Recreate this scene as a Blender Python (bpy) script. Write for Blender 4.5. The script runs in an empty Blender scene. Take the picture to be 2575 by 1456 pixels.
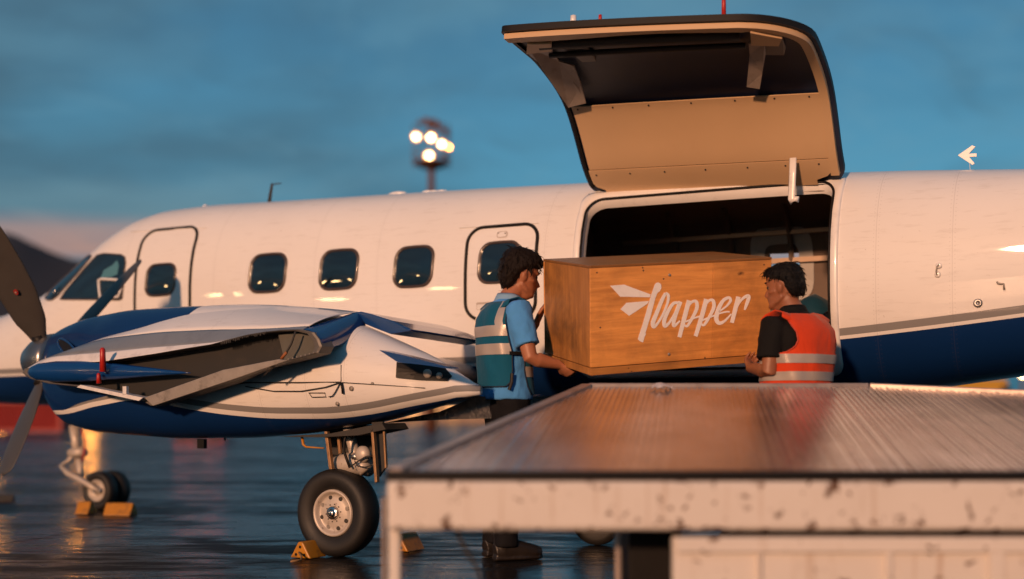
import bpy, bmesh, math, random
import numpy as np
from mathutils import Vector, Matrix, noise
random.seed(7)
R = math.radians
sc = bpy.context.scene
COL = sc.collection

# ------------------------------------------------------------------ camera
F, CX, YH, CAMZ = 3043.0, 1287.5, 1040.0, 0.85      # focal length, centre column and horizon row of the photo, camera height
cd = bpy.data.cameras.new('camera'); cam = bpy.data.objects.new('camera', cd); COL.objects.link(cam)
cd.sensor_width = 36.0; cd.lens = 36.0 * F / 2575.0
cd.shift_y = 312.0 / 2575.0
cd.clip_start = 0.05; cd.clip_end = 20000
cam.location = (0, 0, CAMZ); cam.rotation_euler = (R(90), 0, 0)
cd.dof.use_dof = True; cd.dof.focus_distance = 7.1; cd.dof.aperture_fstop = 0.64; cd.dof.aperture_blades = 0
sc.camera = cam

# ------------------------------------------------------------------ light
SUN_DIR = Vector((0.36, 0.80, -0.205)).normalized()   # travel direction of the warm low light
elev = math.asin(-SUN_DIR.z)
sl = bpy.data.lights.new('sun', 'SUN'); sun = bpy.data.objects.new('sun', sl); COL.objects.link(sun)
sl.energy = 3.45; sl.angle = R(3.0); sl.color = (1.0, 0.53, 0.295)
sun.rotation_euler = SUN_DIR.to_track_quat('-Z', 'Y').to_euler(); sun.location = (-20, -40, 20)

w = bpy.data.worlds.new('World'); sc.world = w; w.use_nodes = True
nt = w.node_tree; nt.nodes.clear()
def N_(t, **kw):
    n = nt.nodes.new(t)
    for k, v in kw.items(): setattr(n, k, v)
    return n
sky = N_('ShaderNodeTexSky', sky_type='NISHITA', sun_disc=False)
sky.sun_elevation = elev; sky.sun_rotation = math.atan2(-SUN_DIR.x, -SUN_DIR.y); sky.altitude = 200
sky.air_density = 1.6; sky.dust_density = 0.6; sky.ozone_density = 5.0
tc = N_('ShaderNodeTexCoord'); sep = N_('ShaderNodeSeparateXYZ'); nt.links.new(tc.outputs['Generated'], sep.inputs[0])
tint = N_('ShaderNodeMix', data_type='RGBA', blend_type='MULTIPLY'); tint.inputs[0].default_value = 1.0
nt.links.new(sky.outputs[0], tint.inputs[6]); tint.inputs[7].default_value = (0.30, 0.80, 1.0, 1)
# cloud layer: direction divided by height gives a flat ceiling of cloud
mx = N_('ShaderNodeMath', operation='MAXIMUM'); mx.inputs[1].default_value = 0.0; nt.links.new(sep.outputs[2], mx.inputs[0])
ad = N_('ShaderNodeMath', operation='ADD'); ad.inputs[1].default_value = 0.16; nt.links.new(mx.outputs[0], ad.inputs[0])
cmb = N_('ShaderNodeCombineXYZ')
for i in range(3): nt.links.new(ad.outputs[0], cmb.inputs[i])
dv = N_('ShaderNodeVectorMath', operation='DIVIDE'); nt.links.new(tc.outputs['Generated'], dv.inputs[0]); nt.links.new(cmb.outputs[0], dv.inputs[1])
def cloud(loc, scale, lo, hi, rough=0.5, dist=0.5):
    mp = N_('ShaderNodeMapping'); mp.inputs['Location'].default_value = loc; nt.links.new(dv.outputs[0], mp.inputs[0])
    n = N_('ShaderNodeTexNoise'); n.inputs['Scale'].default_value = scale; n.inputs['Detail'].default_value = 7; n.inputs['Roughness'].default_value = rough; n.inputs['Distortion'].default_value = dist
    nt.links.new(mp.outputs[0], n.inputs['Vector'])
    r_ = N_('ShaderNodeMapRange'); r_.inputs[1].default_value = lo; r_.inputs[2].default_value = hi; r_.interpolation_type = 'SMOOTHSTEP'; nt.links.new(n.outputs[0], r_.inputs[0]); return r_.outputs[0]
def cmix(fac, a, b):
    m_ = N_('ShaderNodeMix', data_type='RGBA')
    for k, v in ((0, fac), (6, a), (7, b)):
        if isinstance(v, bpy.types.NodeSocket): nt.links.new(v, m_.inputs[k])
        else: m_.inputs[k].default_value = v
    return m_.outputs[2]
def hramp(pts):
    h = N_('ShaderNodeValToRGB'); nt.links.new(sep.outputs[2], h.inputs[0]); e = h.color_ramp.elements
    while len(e) < len(pts): e.new(0.5)
    for q, (p_, c) in zip(e, pts): q.position = p_; q.color = tuple(c) + (1,)
    return h.outputs[0]
CL1, CL2 = (9.5, 6.2, 2.4), (2.2, 4.2, 5.3)
dusk = hramp([(0.0, (.22, 1.2, 2.2)), (.10, (.40, 1.7, 2.75)), (.19, (.95, 2.85, 4.2)), (.30, (.66, 2.0, 3.2)), (1.0, (.40, 1.25, 2.15))])
slate = hramp([(0.0, (.24, .85, 1.45)), (.10, (.6, 1.2, 1.65)), (.35, (.52, .86, 1.12)), (1.0, (.45, .75, .95))])
pale = hramp([(0.0, (.3, 1.1, 1.8)), (.112, (.8, 1.9, 2.6)), (.126, (4.8, 2.7, 2.1)), (.142, (4.4, 2.8, 2.4)), (.156, (1.4, 2.5, 3.0)), (.22, (1.3, 3.0, 4.1)), (.35, (1.0, 2.4, 3.4)), (1.0, (.8, 1.9, 2.8))])
def scl(x, k):
    m_ = N_('ShaderNodeMath', operation='MULTIPLY'); nt.links.new(x, m_.inputs[0]); m_.inputs[1].default_value = k; return m_.outputs[0]
base_ = cmix(.80, tint.outputs[2], dusk)
c1 = cmix(scl(cloud(CL1, 0.55, .40, .66, .5), .80), base_, slate)
c1 = cmix(scl(cloud((1.3, 7.7, 4.4), 2.3, .45, .72, .6, 1.2), .26), c1, slate)
mixed = cmix(scl(cloud(CL2, 0.9, .44, .68, .55), .85), c1, pale)
mixed = cmix(scl(cloud((5.1, 0.4, 8.2), 2.9, .50, .75, .6, 1.0), .35), mixed, pale)
bg = N_('ShaderNodeBackground'); bg.inputs[1].default_value = 0.105
nt.links.new(mixed, bg.inputs[0])
wo = N_('ShaderNodeOutputWorld'); nt.links.new(bg.outputs[0], wo.inputs[0])

vs = sc.view_settings; vs.view_transform = 'Standard'; vs.look = 'None'; vs.exposure = 0.0; vs.gamma = 1.0; vs.use_curve_mapping = False
sc.render.engine = 'CYCLES'; sc.cycles.use_denoising = True; sc.cycles.max_bounces = 6; sc.cycles.use_adaptive_sampling = True; sc.cycles.adaptive_threshold = 0.02; sc.cycles.transparent_max_bounces = 4
sc.cycles.sample_clamp_indirect = 6.0; sc.cycles.caustics_reflective = False; sc.cycles.caustics_refractive = False

# ------------------------------------------------------------------ geometry of the place
NX, NY = -3.675, 10.78                                  # where the nose wheel stands
TH = R(-27.3); AX, AY = math.cos(TH), math.sin(TH)      # fuselage axis, pointing aft
BX, BY = AY, -AX                                        # towards the left wing (camera side)
def unl(x, y, l):                                       # sight line -> aircraft coordinates on the plane at lateral distance l
    r = (x - CX) / F
    t = (r * (NY + BY * l) - NX - BX * l) / (AX - r * AY); Y = NY + AY * t + BY * l
    return t, CAMZ + (YH - y) / F * Y
def wp(x, y, Y): return Vector(((x - CX) / F * Y, Y, CAMZ + (YH - y) / F * Y))
def wray(x, y, p0, n):                                  # sight line meets the plane through p0 with normal n
    o = Vector((0, 0, CAMZ)); d = Vector(((x - CX) / F, 1, (YH - y) / F))
    return o + d * ((p0 - o).dot(n) / d.dot(n))
def wg(t, l, z): return Vector((NX + AX * t + BX * l, NY + AY * t + BY * l, z))
def pl(t, l, z): return (t, -l, z)                       # aircraft coordinates -> local space of the aircraft

# ------------------------------------------------------------------ helpers
def link(o, parent=None):
    COL.objects.link(o)
    if parent: o.parent = parent
    return o
def tag(o, label, cat=None, group=None, kind=None):
    if label: o['label'] = label
    if cat: o['category'] = cat
    if group: o['group'] = group
    if kind: o['kind'] = kind
    return o
def empty(name, loc=(0, 0, 0), rz=0):
    o = bpy.data.objects.new(name, None); o.location = loc; o.rotation_euler = (0, 0, rz); o.empty_display_size = 0.1
    return link(o)
def mesh(name, v, f, m, parent=None, smooth=False, idx=None, uv=None):
    me = bpy.data.meshes.new(name); me.from_pydata([tuple(p) for p in v], [], f)
    for mm in (m if isinstance(m, (list, tuple)) else [m]): me.materials.append(mm)
    if idx: me.polygons.foreach_set('material_index', idx)
    if smooth: me.polygons.foreach_set('use_smooth', [True] * len(me.polygons))
    me.validate(); me.update()
    return link(bpy.data.objects.new(name, me), parent)
def recalc(o):
    bm = bmesh.new(); bm.from_mesh(o.data); bmesh.ops.recalc_face_normals(bm, faces=bm.faces); bm.to_mesh(o.data); bm.free(); return o
def bevel(o, wdt=0.005, seg=2, ang=40):
    b = o.modifiers.new('bevel', 'BEVEL'); b.width = wdt; b.segments = seg; b.limit_method = 'ANGLE'; b.angle_limit = R(ang); return o
def sharp(o, ang=35):
    for p in o.data.polygons: p.use_smooth = True
    bm = bmesh.new(); bm.from_mesh(o.data)
    for ed in bm.edges:
        if len(ed.link_faces) == 2 and ed.calc_face_angle(0) > R(ang): ed.smooth = False
    bm.to_mesh(o.data); bm.free(); return o
class MB:
    def __init__(s): s.v = []; s.f = []; s.i = []
    def add(s, v, f, i=0):
        n = len(s.v); s.v += [tuple(p) for p in v]; s.f += [tuple(k + n for k in q) for q in f]; s.i += [i] * len(f); return s
    def box(s, c, d, rot=None, i=0):
        x, y, z = d[0] / 2, d[1] / 2, d[2] / 2; M = rot or Matrix()
        P = [Vector(c) + M.to_3x3() @ Vector(p) for p in ((-x, -y, -z), (x, -y, -z), (x, y, -z), (-x, y, -z), (-x, -y, z), (x, -y, z), (x, y, z), (-x, y, z))]
        return s.hexa(P, i)
    def hexa(s, P, i=0): return s.add(P, [(0, 3, 2, 1), (4, 5, 6, 7), (0, 1, 5, 4), (1, 2, 6, 5), (2, 3, 7, 6), (3, 0, 4, 7)], i)
    def tube(s, pts, rad, n=12, i=0, cap=True, sx=None):
        pts = [Vector(p) for p in pts]; m = len(pts)
        rad = rad if isinstance(rad, (list, tuple)) else [rad] * m
        rings = []; up = None
        for k in range(m):
            d = (pts[min(k + 1, m - 1)] - pts[max(k - 1, 0)])
            d = d.normalized() if d.length > 1e-9 else Vector((0, 0, 1))
            if up is None: up = d.orthogonal().normalized() if sx is None else (Vector(sx) - d * d.dot(Vector(sx))).normalized()
            else: up = (up - d * d.dot(up)); up = up.normalized() if up.length > 1e-6 else d.orthogonal().normalized()
            sd = d.cross(up); r = rad[k]; ra, rb = r if isinstance(r, (tuple, list)) else (r, r)
            rings.append([pts[k] + up * (ra * math.cos(2 * math.pi * j / n)) + sd * (rb * math.sin(2 * math.pi * j / n)) for j in range(n)])
        return s.loft(rings, i, cap)
    def loft(s, rings, i=0, cap=True, closed=True):
        n = len(rings[0]); v = [p for r in rings for p in r]; f = []
        for k in range(len(rings) - 1):
            for j in range(n if closed else n - 1):
                j2 = (j + 1) % n; f.append((k * n + j, k * n + j2, (k + 1) * n + j2, (k + 1) * n + j))
        if cap and closed: f.append(tuple(range(n - 1, -1, -1))); f.append(tuple((len(rings) - 1) * n + j for j in range(n)))
        return s.add(v, f, i)
    def prism(s, poly, off, i=0):
        n = len(poly); off = Vector(off); a = [Vector(p) for p in poly]; b = [p + off for p in a]
        return s.add(a + b, [tuple(range(n - 1, -1, -1)), tuple(range(n, 2 * n))] + [(k, (k + 1) % n, (k + 1) % n + n, k + n) for k in range(n)], i)
    def ball(s, c, r, n=14, m=9, i=0):
        r = r if isinstance(r, (tuple, list)) else (r, r, r); c = Vector(c); rg = []
        for k in range(1, m):
            a = math.pi * k / m
            rg.append([c + Vector((r[0] * math.sin(a) * math.cos(2 * math.pi * j / n), r[1] * math.sin(a) * math.sin(2 * math.pi * j / n), r[2] * math.cos(a))) for j in range(n)])
        return s.loft(rg, i, True)
    def lathe(s, c, axis, prof, n=32, i=0, cap=False):   # prof: (along, radius)
        ax = Vector(axis).normalized(); u = ax.orthogonal().normalized(); v = ax.cross(u); c = Vector(c)
        rg = [[c + ax * h + (u * math.cos(2 * math.pi * j / n) + v * math.sin(2 * math.pi * j / n)) * r for j in range(n)] for h, r in prof]
        return s.loft(rg, i, cap)
    def build(s, name, m, parent=None, smooth=False, fix=True):
        o = mesh(name, s.v, s.f, m, parent, smooth, s.i if isinstance(m, (list, tuple)) else None)
        if fix: recalc(o)
        return o
def evalmesh(o):
    bpy.context.view_layer.update()
    dg = bpy.context.evaluated_depsgraph_get(); me = bpy.data.meshes.new_from_object(o.evaluated_get(dg))
    o.modifiers.clear(); o.data = me; return o
def remesh(o, vox=0.006, sm=4):
    r = o.modifiers.new('r', 'REMESH'); r.mode = 'VOXEL'; r.voxel_size = vox
    s = o.modifiers.new('s', 'SMOOTH'); s.iterations = sm; s.factor = 0.5
    evalmesh(o)
    o.data.polygons.foreach_set('use_smooth', [True] * len(o.data.polygons)); return o

# ------------------------------------------------------------------ materials
def newmat(name):
    m = bpy.data.materials.new(name); m.use_nodes = True
    return m, m.node_tree, m.node_tree.nodes['Principled BSDF']
def nd(t, ty, ins=None, **kw):
    n = t.nodes.new(ty)
    for k, v in kw.items(): setattr(n, k, v)
    for k, v in (ins or {}).items():
        if isinstance(v, bpy.types.NodeSocket): t.links.new(v, n.inputs[k])
        else: n.inputs[k].default_value = v
    return n
def mth(t, op, a, b=0.0, c=None):
    n = nd(t, 'ShaderNodeMath', operation=op)
    for k, v in enumerate((a, b) if c is None else (a, b, c)):
        if isinstance(v, bpy.types.NodeSocket): t.links.new(v, n.inputs[k])
        else: n.inputs[k].default_value = v
    return n.outputs[0]
def mix(t, f, a, b):
    n = nd(t, 'ShaderNodeMix', data_type='RGBA')
    for k, v in ((0, f), (6, a), (7, b)):
        if isinstance(v, bpy.types.NodeSocket): t.links.new(v, n.inputs[k])
        else: n.inputs[k].default_value = v if k == 0 else tuple(v) + ((1,) if len(v) == 3 else ())
    return n.outputs[2]
def ramp(t, f, pts):
    n = nd(t, 'ShaderNodeValToRGB', {'Fac': f}); el = n.color_ramp.elements
    while len(el) < len(pts): el.new(0.5)
    for e_, (p, c) in zip(el, pts): e_.position = p; e_.color = tuple(c) + (1,) if not isinstance(c, (int, float)) else (c, c, c, 1)
    return n.outputs[0]
def noi(t, vec, scale, detail=4, rough=0.55, dist=0.0):
    n = nd(t, 'ShaderNodeTexNoise', {'Scale': scale, 'Detail': detail, 'Roughness': rough, 'Distortion': dist})
    if vec is not None: t.links.new(vec, n.inputs['Vector'])
    return n.outputs[0]
def objco(t, scale=None, rot=None):
    c = nd(t, 'ShaderNodeTexCoord').outputs['Object']
    if scale is None: return c
    return nd(t, 'ShaderNodeMapping', {'Vector': c, 'Scale': scale, 'Rotation': rot or (0, 0, 0)}).outputs[0]
def bump(t, b, h, strength=0.2, dist=0.01):
    n = nd(t, 'ShaderNodeBump', {'Strength': strength, 'Distance': dist, 'Height': h}); t.links.new(n.outputs[0], b.inputs['Normal']); return n
def plain(name, col, rough=0.5, metal=0.0, var=0.12, scale=8.0, bmp=0.0, bscale=60.0, coat=0.0, dirt=0.0, dirtcol=(0.05, 0.035, 0.025)):
    m, t, b = newmat(name); c = objco(t)
    n = noi(t, c, scale, 5)
    lo = tuple(max(0, x * (1 - var)) for x in col); hi = tuple(min(1, x * (1 + var)) for x in col)
    out = mix(t, n, lo, hi)
    if dirt:
        d = ramp(t, noi(t, c, scale * 0.7, 8, 0.68), [(0.52, 0), (0.72, 1)])
        out = mix(t, mth(t, 'MULTIPLY', d, dirt), out, dirtcol)
    t.links.new(out, b.inputs['Base Color'])
    t.links.new(mth(t, 'MULTIPLY_ADD', n, 0.25 * rough, rough * 0.875), b.inputs['Roughness'])
    b.inputs['Metallic'].default_value = metal
    if coat: b.inputs['Coat Weight'].default_value = coat; b.inputs['Coat Roughness'].default_value = 0.06
    if bmp: bump(t, b, noi(t, c, bscale, 4), bmp, 0.004)
    return m
def emis(name, col, strength):
    m, t, b = newmat(name); b.inputs['Base Color'].default_value = (0.02, 0.02, 0.02, 1)
    b.inputs['Emission Color'].default_value = tuple(col) + (1,); b.inputs['Emission Strength'].default_value = strength; return m
WHITE = (0.80, 0.78, 0.76); NAVY = (0.004, 0.026, 0.110); STRIPE = (0.24, 0.235, 0.235)
def curve(t, x, pts, x0, x1, y0, y1):
    fx = mth(t, 'DIVIDE', mth(t, 'SUBTRACT', x, x0), x1 - x0)
    n = nd(t, 'ShaderNodeFloatCurve', {'Value': fx}); c = n.mapping.curves[0]
    P = [((a - x0) / (x1 - x0), (b_ - y0) / (y1 - y0)) for a, b_ in pts]
    c.points[0].location = P[0]; c.points[1].location = P[-1]
    for p in P[1:-1]: c.points.new(*p)
    for p in c.points: p.handle_type = 'AUTO_CLAMPED'
    n.mapping.update()
    return mth(t, 'MULTIPLY_ADD', n.outputs[0], y1 - y0, y0)
def paintwork(name, lower, upper=None, grey=(0.022, 0.066), seams=(), rough=0.22):
    """gloss aircraft enamel: white above, grey pinstripe, navy below the curve 'lower' (and above 'upper')"""
    m, t, b = newmat(name); c = objco(t); s = nd(t, 'ShaderNodeSeparateXYZ', {'Vector': c}); x, z = s.outputs[0], s.outputs[2]
    d = mth(t, 'SUBTRACT', z, curve(t, x, lower, -3, 13, 0, 4))
    n1 = noi(t, c, 1.3, 6, 0.6); n2 = noi(t, objco(t, (2.0, 2.0, 14.0)), 3.0, 6, 0.65)
    wht = mix(t, n1, (0.72, 0.70, 0.68), (0.83, 0.81, 0.79))
    grime = ramp(t, n2, [(0.55, 0), (0.8, 1)])
    wht = mix(t, mth(t, 'MULTIPLY', grime, 0.26), wht, (0.30, 0.25, 0.20))
    spot = ramp(t, noi(t, c, 34, 2, 0.5), [(0.74, 0), (0.78, 1)])
    wht = mix(t, mth(t, 'MULTIPLY', spot, 0.35), wht, (0.25, 0.2, 0.16))
    g = mth(t, 'MULTIPLY', mth(t, 'GREATER_THAN', d, grey[0]), mth(t, 'LESS_THAN', d, grey[1]))
    col = mix(t, g, wht, STRIPE)
    blu = mth(t, 'LESS_THAN', d, 0.0)
    if upper:
        blu = mth(t, 'MAXIMUM', blu, mth(t, 'GREATER_THAN', z, curve(t, x, upper, -3, 13, 0, 4)))
    nav = mix(t, n1, tuple(k * 0.8 for k in NAVY), tuple(k * 1.2 for k in NAVY))
    col = mix(t, blu, col, nav)
    h = noi(t, objco(t, (1, 1, 1)), 2.2, 3, 0.5)
    for sx in seams:      # riveted skin joints: a hairline groove with a row of rivets either side
        dx = mth(t, 'ABSOLUTE', mth(t, 'SUBTRACT', x, sx))
        ln = mth(t, 'LESS_THAN', dx, 0.0022)
        col = mix(t, mth(t, 'MULTIPLY', ln, 0.16), col, (0.10, 0.08, 0.07))
        rv = mth(t, 'MULTIPLY', mth(t, 'LESS_THAN', mth(t, 'ABSOLUTE', mth(t, 'SUBTRACT', dx, 0.014)), 0.0035), mth(t, 'LESS_THAN', mth(t, 'FRACT', mth(t, 'MULTIPLY', z, 40.0)), 0.22))
        col = mix(t, mth(t, 'MULTIPLY', rv, 0.14), col, (0.12, 0.10, 0.09))
    t.links.new(col, b.inputs['Base Color'])
    t.links.new(mth(t, 'MULTIPLY_ADD', n2, 0.2, rough + 0.10), b.inputs['Roughness'])
    b.inputs['Coat Weight'].default_value = 0.55; b.inputs['Coat Roughness'].default_value = 0.03
    b.inputs['Specular IOR Level'].default_value = 0.12
    bump(t, b, h, 0.10, 0.01)
    return m
M = {}
M['fus'] = paintwork('aircraft_enamel', [(-3, 1.178), (-.4, 1.178), (4.0, 1.177), (5.3, 1.205), (6.66, 1.292), (7.65, 1.391), (9, 1.56), (13, 2.2)],
                     grey=(0.020, 0.064), seams=(0.95, 1.9, 2.85, 3.4, 4.72, 6.86, 7.28, 8.2))
M['white'] = plain('white_enamel', WHITE, 0.3, coat=0.4, var=0.05, dirt=0.25)
M['navy'] = plain('navy_enamel', (0.004, 0.040, 0.165), 0.2, coat=0.5, var=0.15)
M['black'] = plain('black_rubber_seal', (0.012, 0.011, 0.011), 0.45, var=0.2)
M['black'].node_tree.nodes['Principled BSDF'].inputs['Specular IOR Level'].default_value = .15
M['rubber'] = plain('tyre_rubber', (0.010, 0.009, 0.0085), 0.6, var=0.3, bmp=0.25, bscale=90)
M['alu'] = plain('bare_aluminium', (0.42, 0.41, 0.40), 0.38, metal=0.9, var=0.2, dirt=0.5)
M['grim'] = plain('grimy_light_metal', (0.30, 0.27, 0.24), 0.5, metal=0.3, var=0.3, dirt=0.7, scale=14, bmp=0.2)
M['dark'] = plain('dark_cavity_primer', (0.030, 0.027, 0.024), 0.7, var=0.3)
M['frame'] = plain('window_surround', (0.06, 0.035, 0.022), 0.3, var=0.2, coat=0.4)
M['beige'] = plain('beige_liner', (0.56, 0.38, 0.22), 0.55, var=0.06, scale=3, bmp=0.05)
M['red'] = plain('red_plastic', (0.45, 0.018, 0.010), 0.4, var=0.15)
M['steel'] = plain('chrome_steel', (0.5, 0.48, 0.46), 0.16, metal=1.0, var=0.1)
M['bladep'] = plain('propeller_blade_grey', (0.060, 0.054, 0.050), 0.42, var=0.15, dirt=0.2)
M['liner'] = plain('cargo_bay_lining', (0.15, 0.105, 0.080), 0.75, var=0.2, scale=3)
M['yellow'] = plain('chock_yellow', (0.46, 0.19, 0.009), 0.45, var=0.2, dirt=0.85, scale=16)
def glassm():
    m, t, b = newmat('dark_window_glass'); b.inputs['Base Color'].default_value = (0.006, 0.009, 0.011, 1); b.inputs['Roughness'].default_value = 0.04
    b.inputs['IOR'].default_value = 1.6; b.inputs['Coat Weight'].default_value = 0.6; b.inputs['Coat Roughness'].default_value = 0.02
    c = objco(t); t.links.new(mix(t, noi(t, c, 4, 3), (0.004, 0.007, 0.009), (0.012, 0.016, 0.018)), b.inputs['Base Color']); return m
M['glass'] = glassm()
def cloth(name, col, rough=0.85, bmp=0.4, var=0.15, wr=9.0, sheen=0.10):
    m, t, b = newmat(name); c = objco(t); n = noi(t, c, 7, 5)
    t.links.new(mix(t, n, tuple(k * (1 - var) for k in col), tuple(min(1, k * (1 + var)) for k in col)), b.inputs['Base Color'])
    b.inputs['Roughness'].default_value = rough; b.inputs['Sheen Weight'].default_value = sheen; b.inputs['Specular IOR Level'].default_value = 0.2
    fold = noi(t, objco(t, (1, 1, 0.55)), wr, 3, 0.5, 0.6)
    h = mth(t, 'ADD', fold, mth(t, 'MULTIPLY', noi(t, c, 300, 1), 0.06)); bump(t, b, h, bmp, 0.03)
    return m

# ================================================================== ground
def groundmat():
    m, t, b = newmat('wet_apron'); c = objco(t)
    n1 = noi(t, objco(t, (0.35, 1.0, 1)), 0.9, 7, 0.62, 0.5)          # broad puddles and damp patches
    n2 = noi(t, objco(t, (0.45, 1.6, 1)), 4.0, 6, 0.62, 0.4)
    n3 = noi(t, c, 60.0, 3, 0.6)
    wet = ramp(t, mth(t, 'ADD', mth(t, 'MULTIPLY', n1, 0.55), mth(t, 'MULTIPLY', n2, 0.45)), [(0.45, 0), (0.56, 1)])   # 0 = standing water, 1 = damp
    col = mix(t, n2, (0.005, 0.005, 0.006), (0.018, 0.017, 0.017))
    t.links.new(col, b.inputs['Base Color'])
    t.links.new(mth(t, 'ADD', mth(t, 'MULTIPLY_ADD', wet, 0.30, 0.12), mth(t, 'MULTIPLY', n3, 0.08)), b.inputs['Roughness'])
    b.inputs['IOR'].default_value = 1.36
    t.links.new(mth(t, 'MULTIPLY_ADD', wet, -0.78, 0.88), b.inputs['Specular IOR Level'])
    rip = noi(t, objco(t, (0.45, 1.5, 1)), 8.0, 5, 0.6, 0.6)
    grain = noi(t, c, 150, 2)
    h = mth(t, 'ADD', rip, mth(t, 'MULTIPLY', mth(t, 'MULTIPLY_ADD', wet, 0.8, 0.2), mth(t, 'MULTIPLY', grain, 0.22)))
    bump(t, b, h, 0.42, 0.018)
    return m
M['ground'] = groundmat()
g = MB().add([(-4000, -400, 0), (4000, -400, 0), (4000, 6000, 0), (-4000, 6000, 0)], [(0, 1, 2, 3)]).build('apron_ground', M['ground'])
tag(g, None, kind='structure')
M['joint'] = plain('joint_tar', (0.010, 0.009, 0.009), 0.55, var=0.3)
for (x0, y0, x1, y1, wd) in ((-9, 7.62, 9, 7.22, .018), (-14, 11.9, 12, 11.1, .02), (-4.2, 4, 1.8, 30, .02), (-20, 17.4, 20, 16.2, .025), (1.2, 2, 9, 34, .02)):
    d = Vector((x1 - x0, y1 - y0, 0)).normalized(); p = Vector((-d.y, d.x, 0)) * wd / 2; A = Vector((x0, y0, .004)); B = Vector((x1, y1, .004))
    jo = mesh('pavement_joint', [A - p, B - p, B + p, A + p], [(0, 1, 2, 3)], M['joint'], g)

# ================================================================== far background
def mountain():
    m, t, b = newmat('dusk_mountain'); c = objco(t)
    t.links.new(mix(t, noi(t, c, 0.012, 8, 0.6), (0.012, 0.015, 0.025), (0.026, 0.028, 0.038)), b.inputs['Base Color']); b.inputs['Roughness'].default_value = 0.95
    prof = [(-900, 700), (-500, 640), (-250, 600), (-60, 585), (20, 592), (60, 606), (110, 625), (160, 642), (205, 655), (300, 690), (450, 745), (700, 830), (1000, 900), (1500, 960), (2200, 1000), (3200, 1015), (4200, 990)]
    Y0 = 2600.; rows = []
    xs = np.linspace(-900, 4200, 190); ys = np.interp(xs, [p[0] for p in prof], [p[1] for p in prof])
    for k, (fr, dep) in enumerate(((0, -900), (.2, -620), (.45, -380), (.72, -170), (.93, -40), (1, 0), (.8, 260), (.4, 700), (0, 1200))):
        rw = []
        for x, y in zip(xs, ys):
            P = wp(x, y, Y0); z = (P.z) * fr
            nn = noise.fractal(Vector((P.x * .004, dep * .004, 3)), 1, 2, 5)
            z += nn * 26 * (0.35 + min(1, fr)) * (0 if fr == 0 else 1) * (.35 if fr == 1 else 1)
            rw.append((P.x * (Y0 + dep) / Y0, Y0 + dep, max(z, 0) if fr else -3))
        rows.append(rw)
    o = MB().loft(rows, cap=False, closed=False).build('mountain_range', m, smooth=True); tag(o, None, kind='structure')
mountain()

M['lamp'] = emis('lamp_face_lit', (1.0, 0.62, 0.28), 30.0)
M['lamp_lo'] = emis('lamp_face_lit_low', (1.0, 0.36, 0.06), 60.0)
M['lamp_hi'] = emis('apron_lamp_lit', (1.0, 0.60, 0.26), 75.0); M['amber'] = emis('lamp_halo_amber', (1.0, 0.36, 0.07), 4.5)  # amber: emissive ring that paints a warm halo round each floodlight lamp
M['mast'] = plain('rusty_mast_paint', (0.14, 0.06, 0.035), 0.6, var=0.3)
def flood():
    Y = 62.; s = F / Y; root = empty('floodlight_mast', (wp(1085, 0, Y).x, Y, 0))
    tag(root, 'tall floodlight mast with a caged head of lit warm lamps beyond the fuselage', 'floodlight mast')
    c = wp(1085, 0, Y)
    L = lambda x, y, d=0: Vector(((x - 1085) / s, d, CAMZ + (YH - y) / s))
    mb = MB(); mb.tube([(0, 0, 0), L(1085, 425)], [.30, .17], 12); mb.build('pole', M['mast'], root, True)
    pf = MB(); rg = []
    for k in range(9):
        a = 2 * math.pi * k / 9; rg.append((a, 1.0))
    for (yy, rr) in ((425, .28), (412, .55), (405, .95)): pass
    pf.lathe((0, 0, L(0, 428).z), (0, 0, 1), [(0, .2), (.12, .5), (.32, .95), (.40, .95)], 14, cap=True); pf.build('platform', M['mast'], root)
    cg = MB()
    for k in range(10):
        a = 2 * math.pi * k / 10 + .2; x, y = .95 * math.cos(a), .95 * math.sin(a)
        cg.tube([(x, y, L(0, 420).z), (x, y, L(0, 318).z)], .022, 5)
    for yy in (318, 345, 395):
        cg.tube([(.95 * math.cos(2 * math.pi * k / 20), .95 * math.sin(2 * math.pi * k / 20), L(0, yy).z) for k in range(21)], .022, 5)
    cg.build('cage', M['mast'], root)
    for k, (x, y, r, lit) in enumerate(((1049, 349, 12, 1), (1086, 354, 12, 1), (1112, 368, 10.5, 1), (1129, 374, 7, 1), (1081, 399, 13, 1))):
        p = L(x, y, -0.75 + abs(x - 1080) * .008); rr = r * .5 / s
        h = MB().lathe(p, (.05, -1, -.18), [(-.32, rr * .4), (-.25, rr * .9), (0, rr * 1.05)], 14, cap=True).build('lamp_housing', M['mast'], root, True)
        MB().lathe(p + Vector((0, -.012, -.002)), (.05, -1, -.18), [(0, rr * .98), (.03, rr * .8)], 16, cap=True).build('lamp_face', M['lamp'] if r > 8 else M['lamp_lo'], h)
        MB().lathe(p + Vector((0, .0, 0)), (.05, -1, -.18), [(0, rr * 1.7), (-.06, rr * 1.1)], 16, cap=True).build('lamp_halo', M['amber'], h)
    for k, (x, y, r) in enumerate(((1072, 300, 9), (1092, 305, 9), (1105, 318, 9), (1083, 318, 8), (1122, 333, 8), (1118, 392, 7), (1060, 312, 6))):
        p = L(x, y, .3 - k * .1); rr = r / s
        MB().lathe(p, (.6, .7, -.2), [(-.2, rr * .5), (0, rr), (.12, rr)], 10, cap=True).build('lamp_housing', M['mast'], root, True)
flood()

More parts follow.
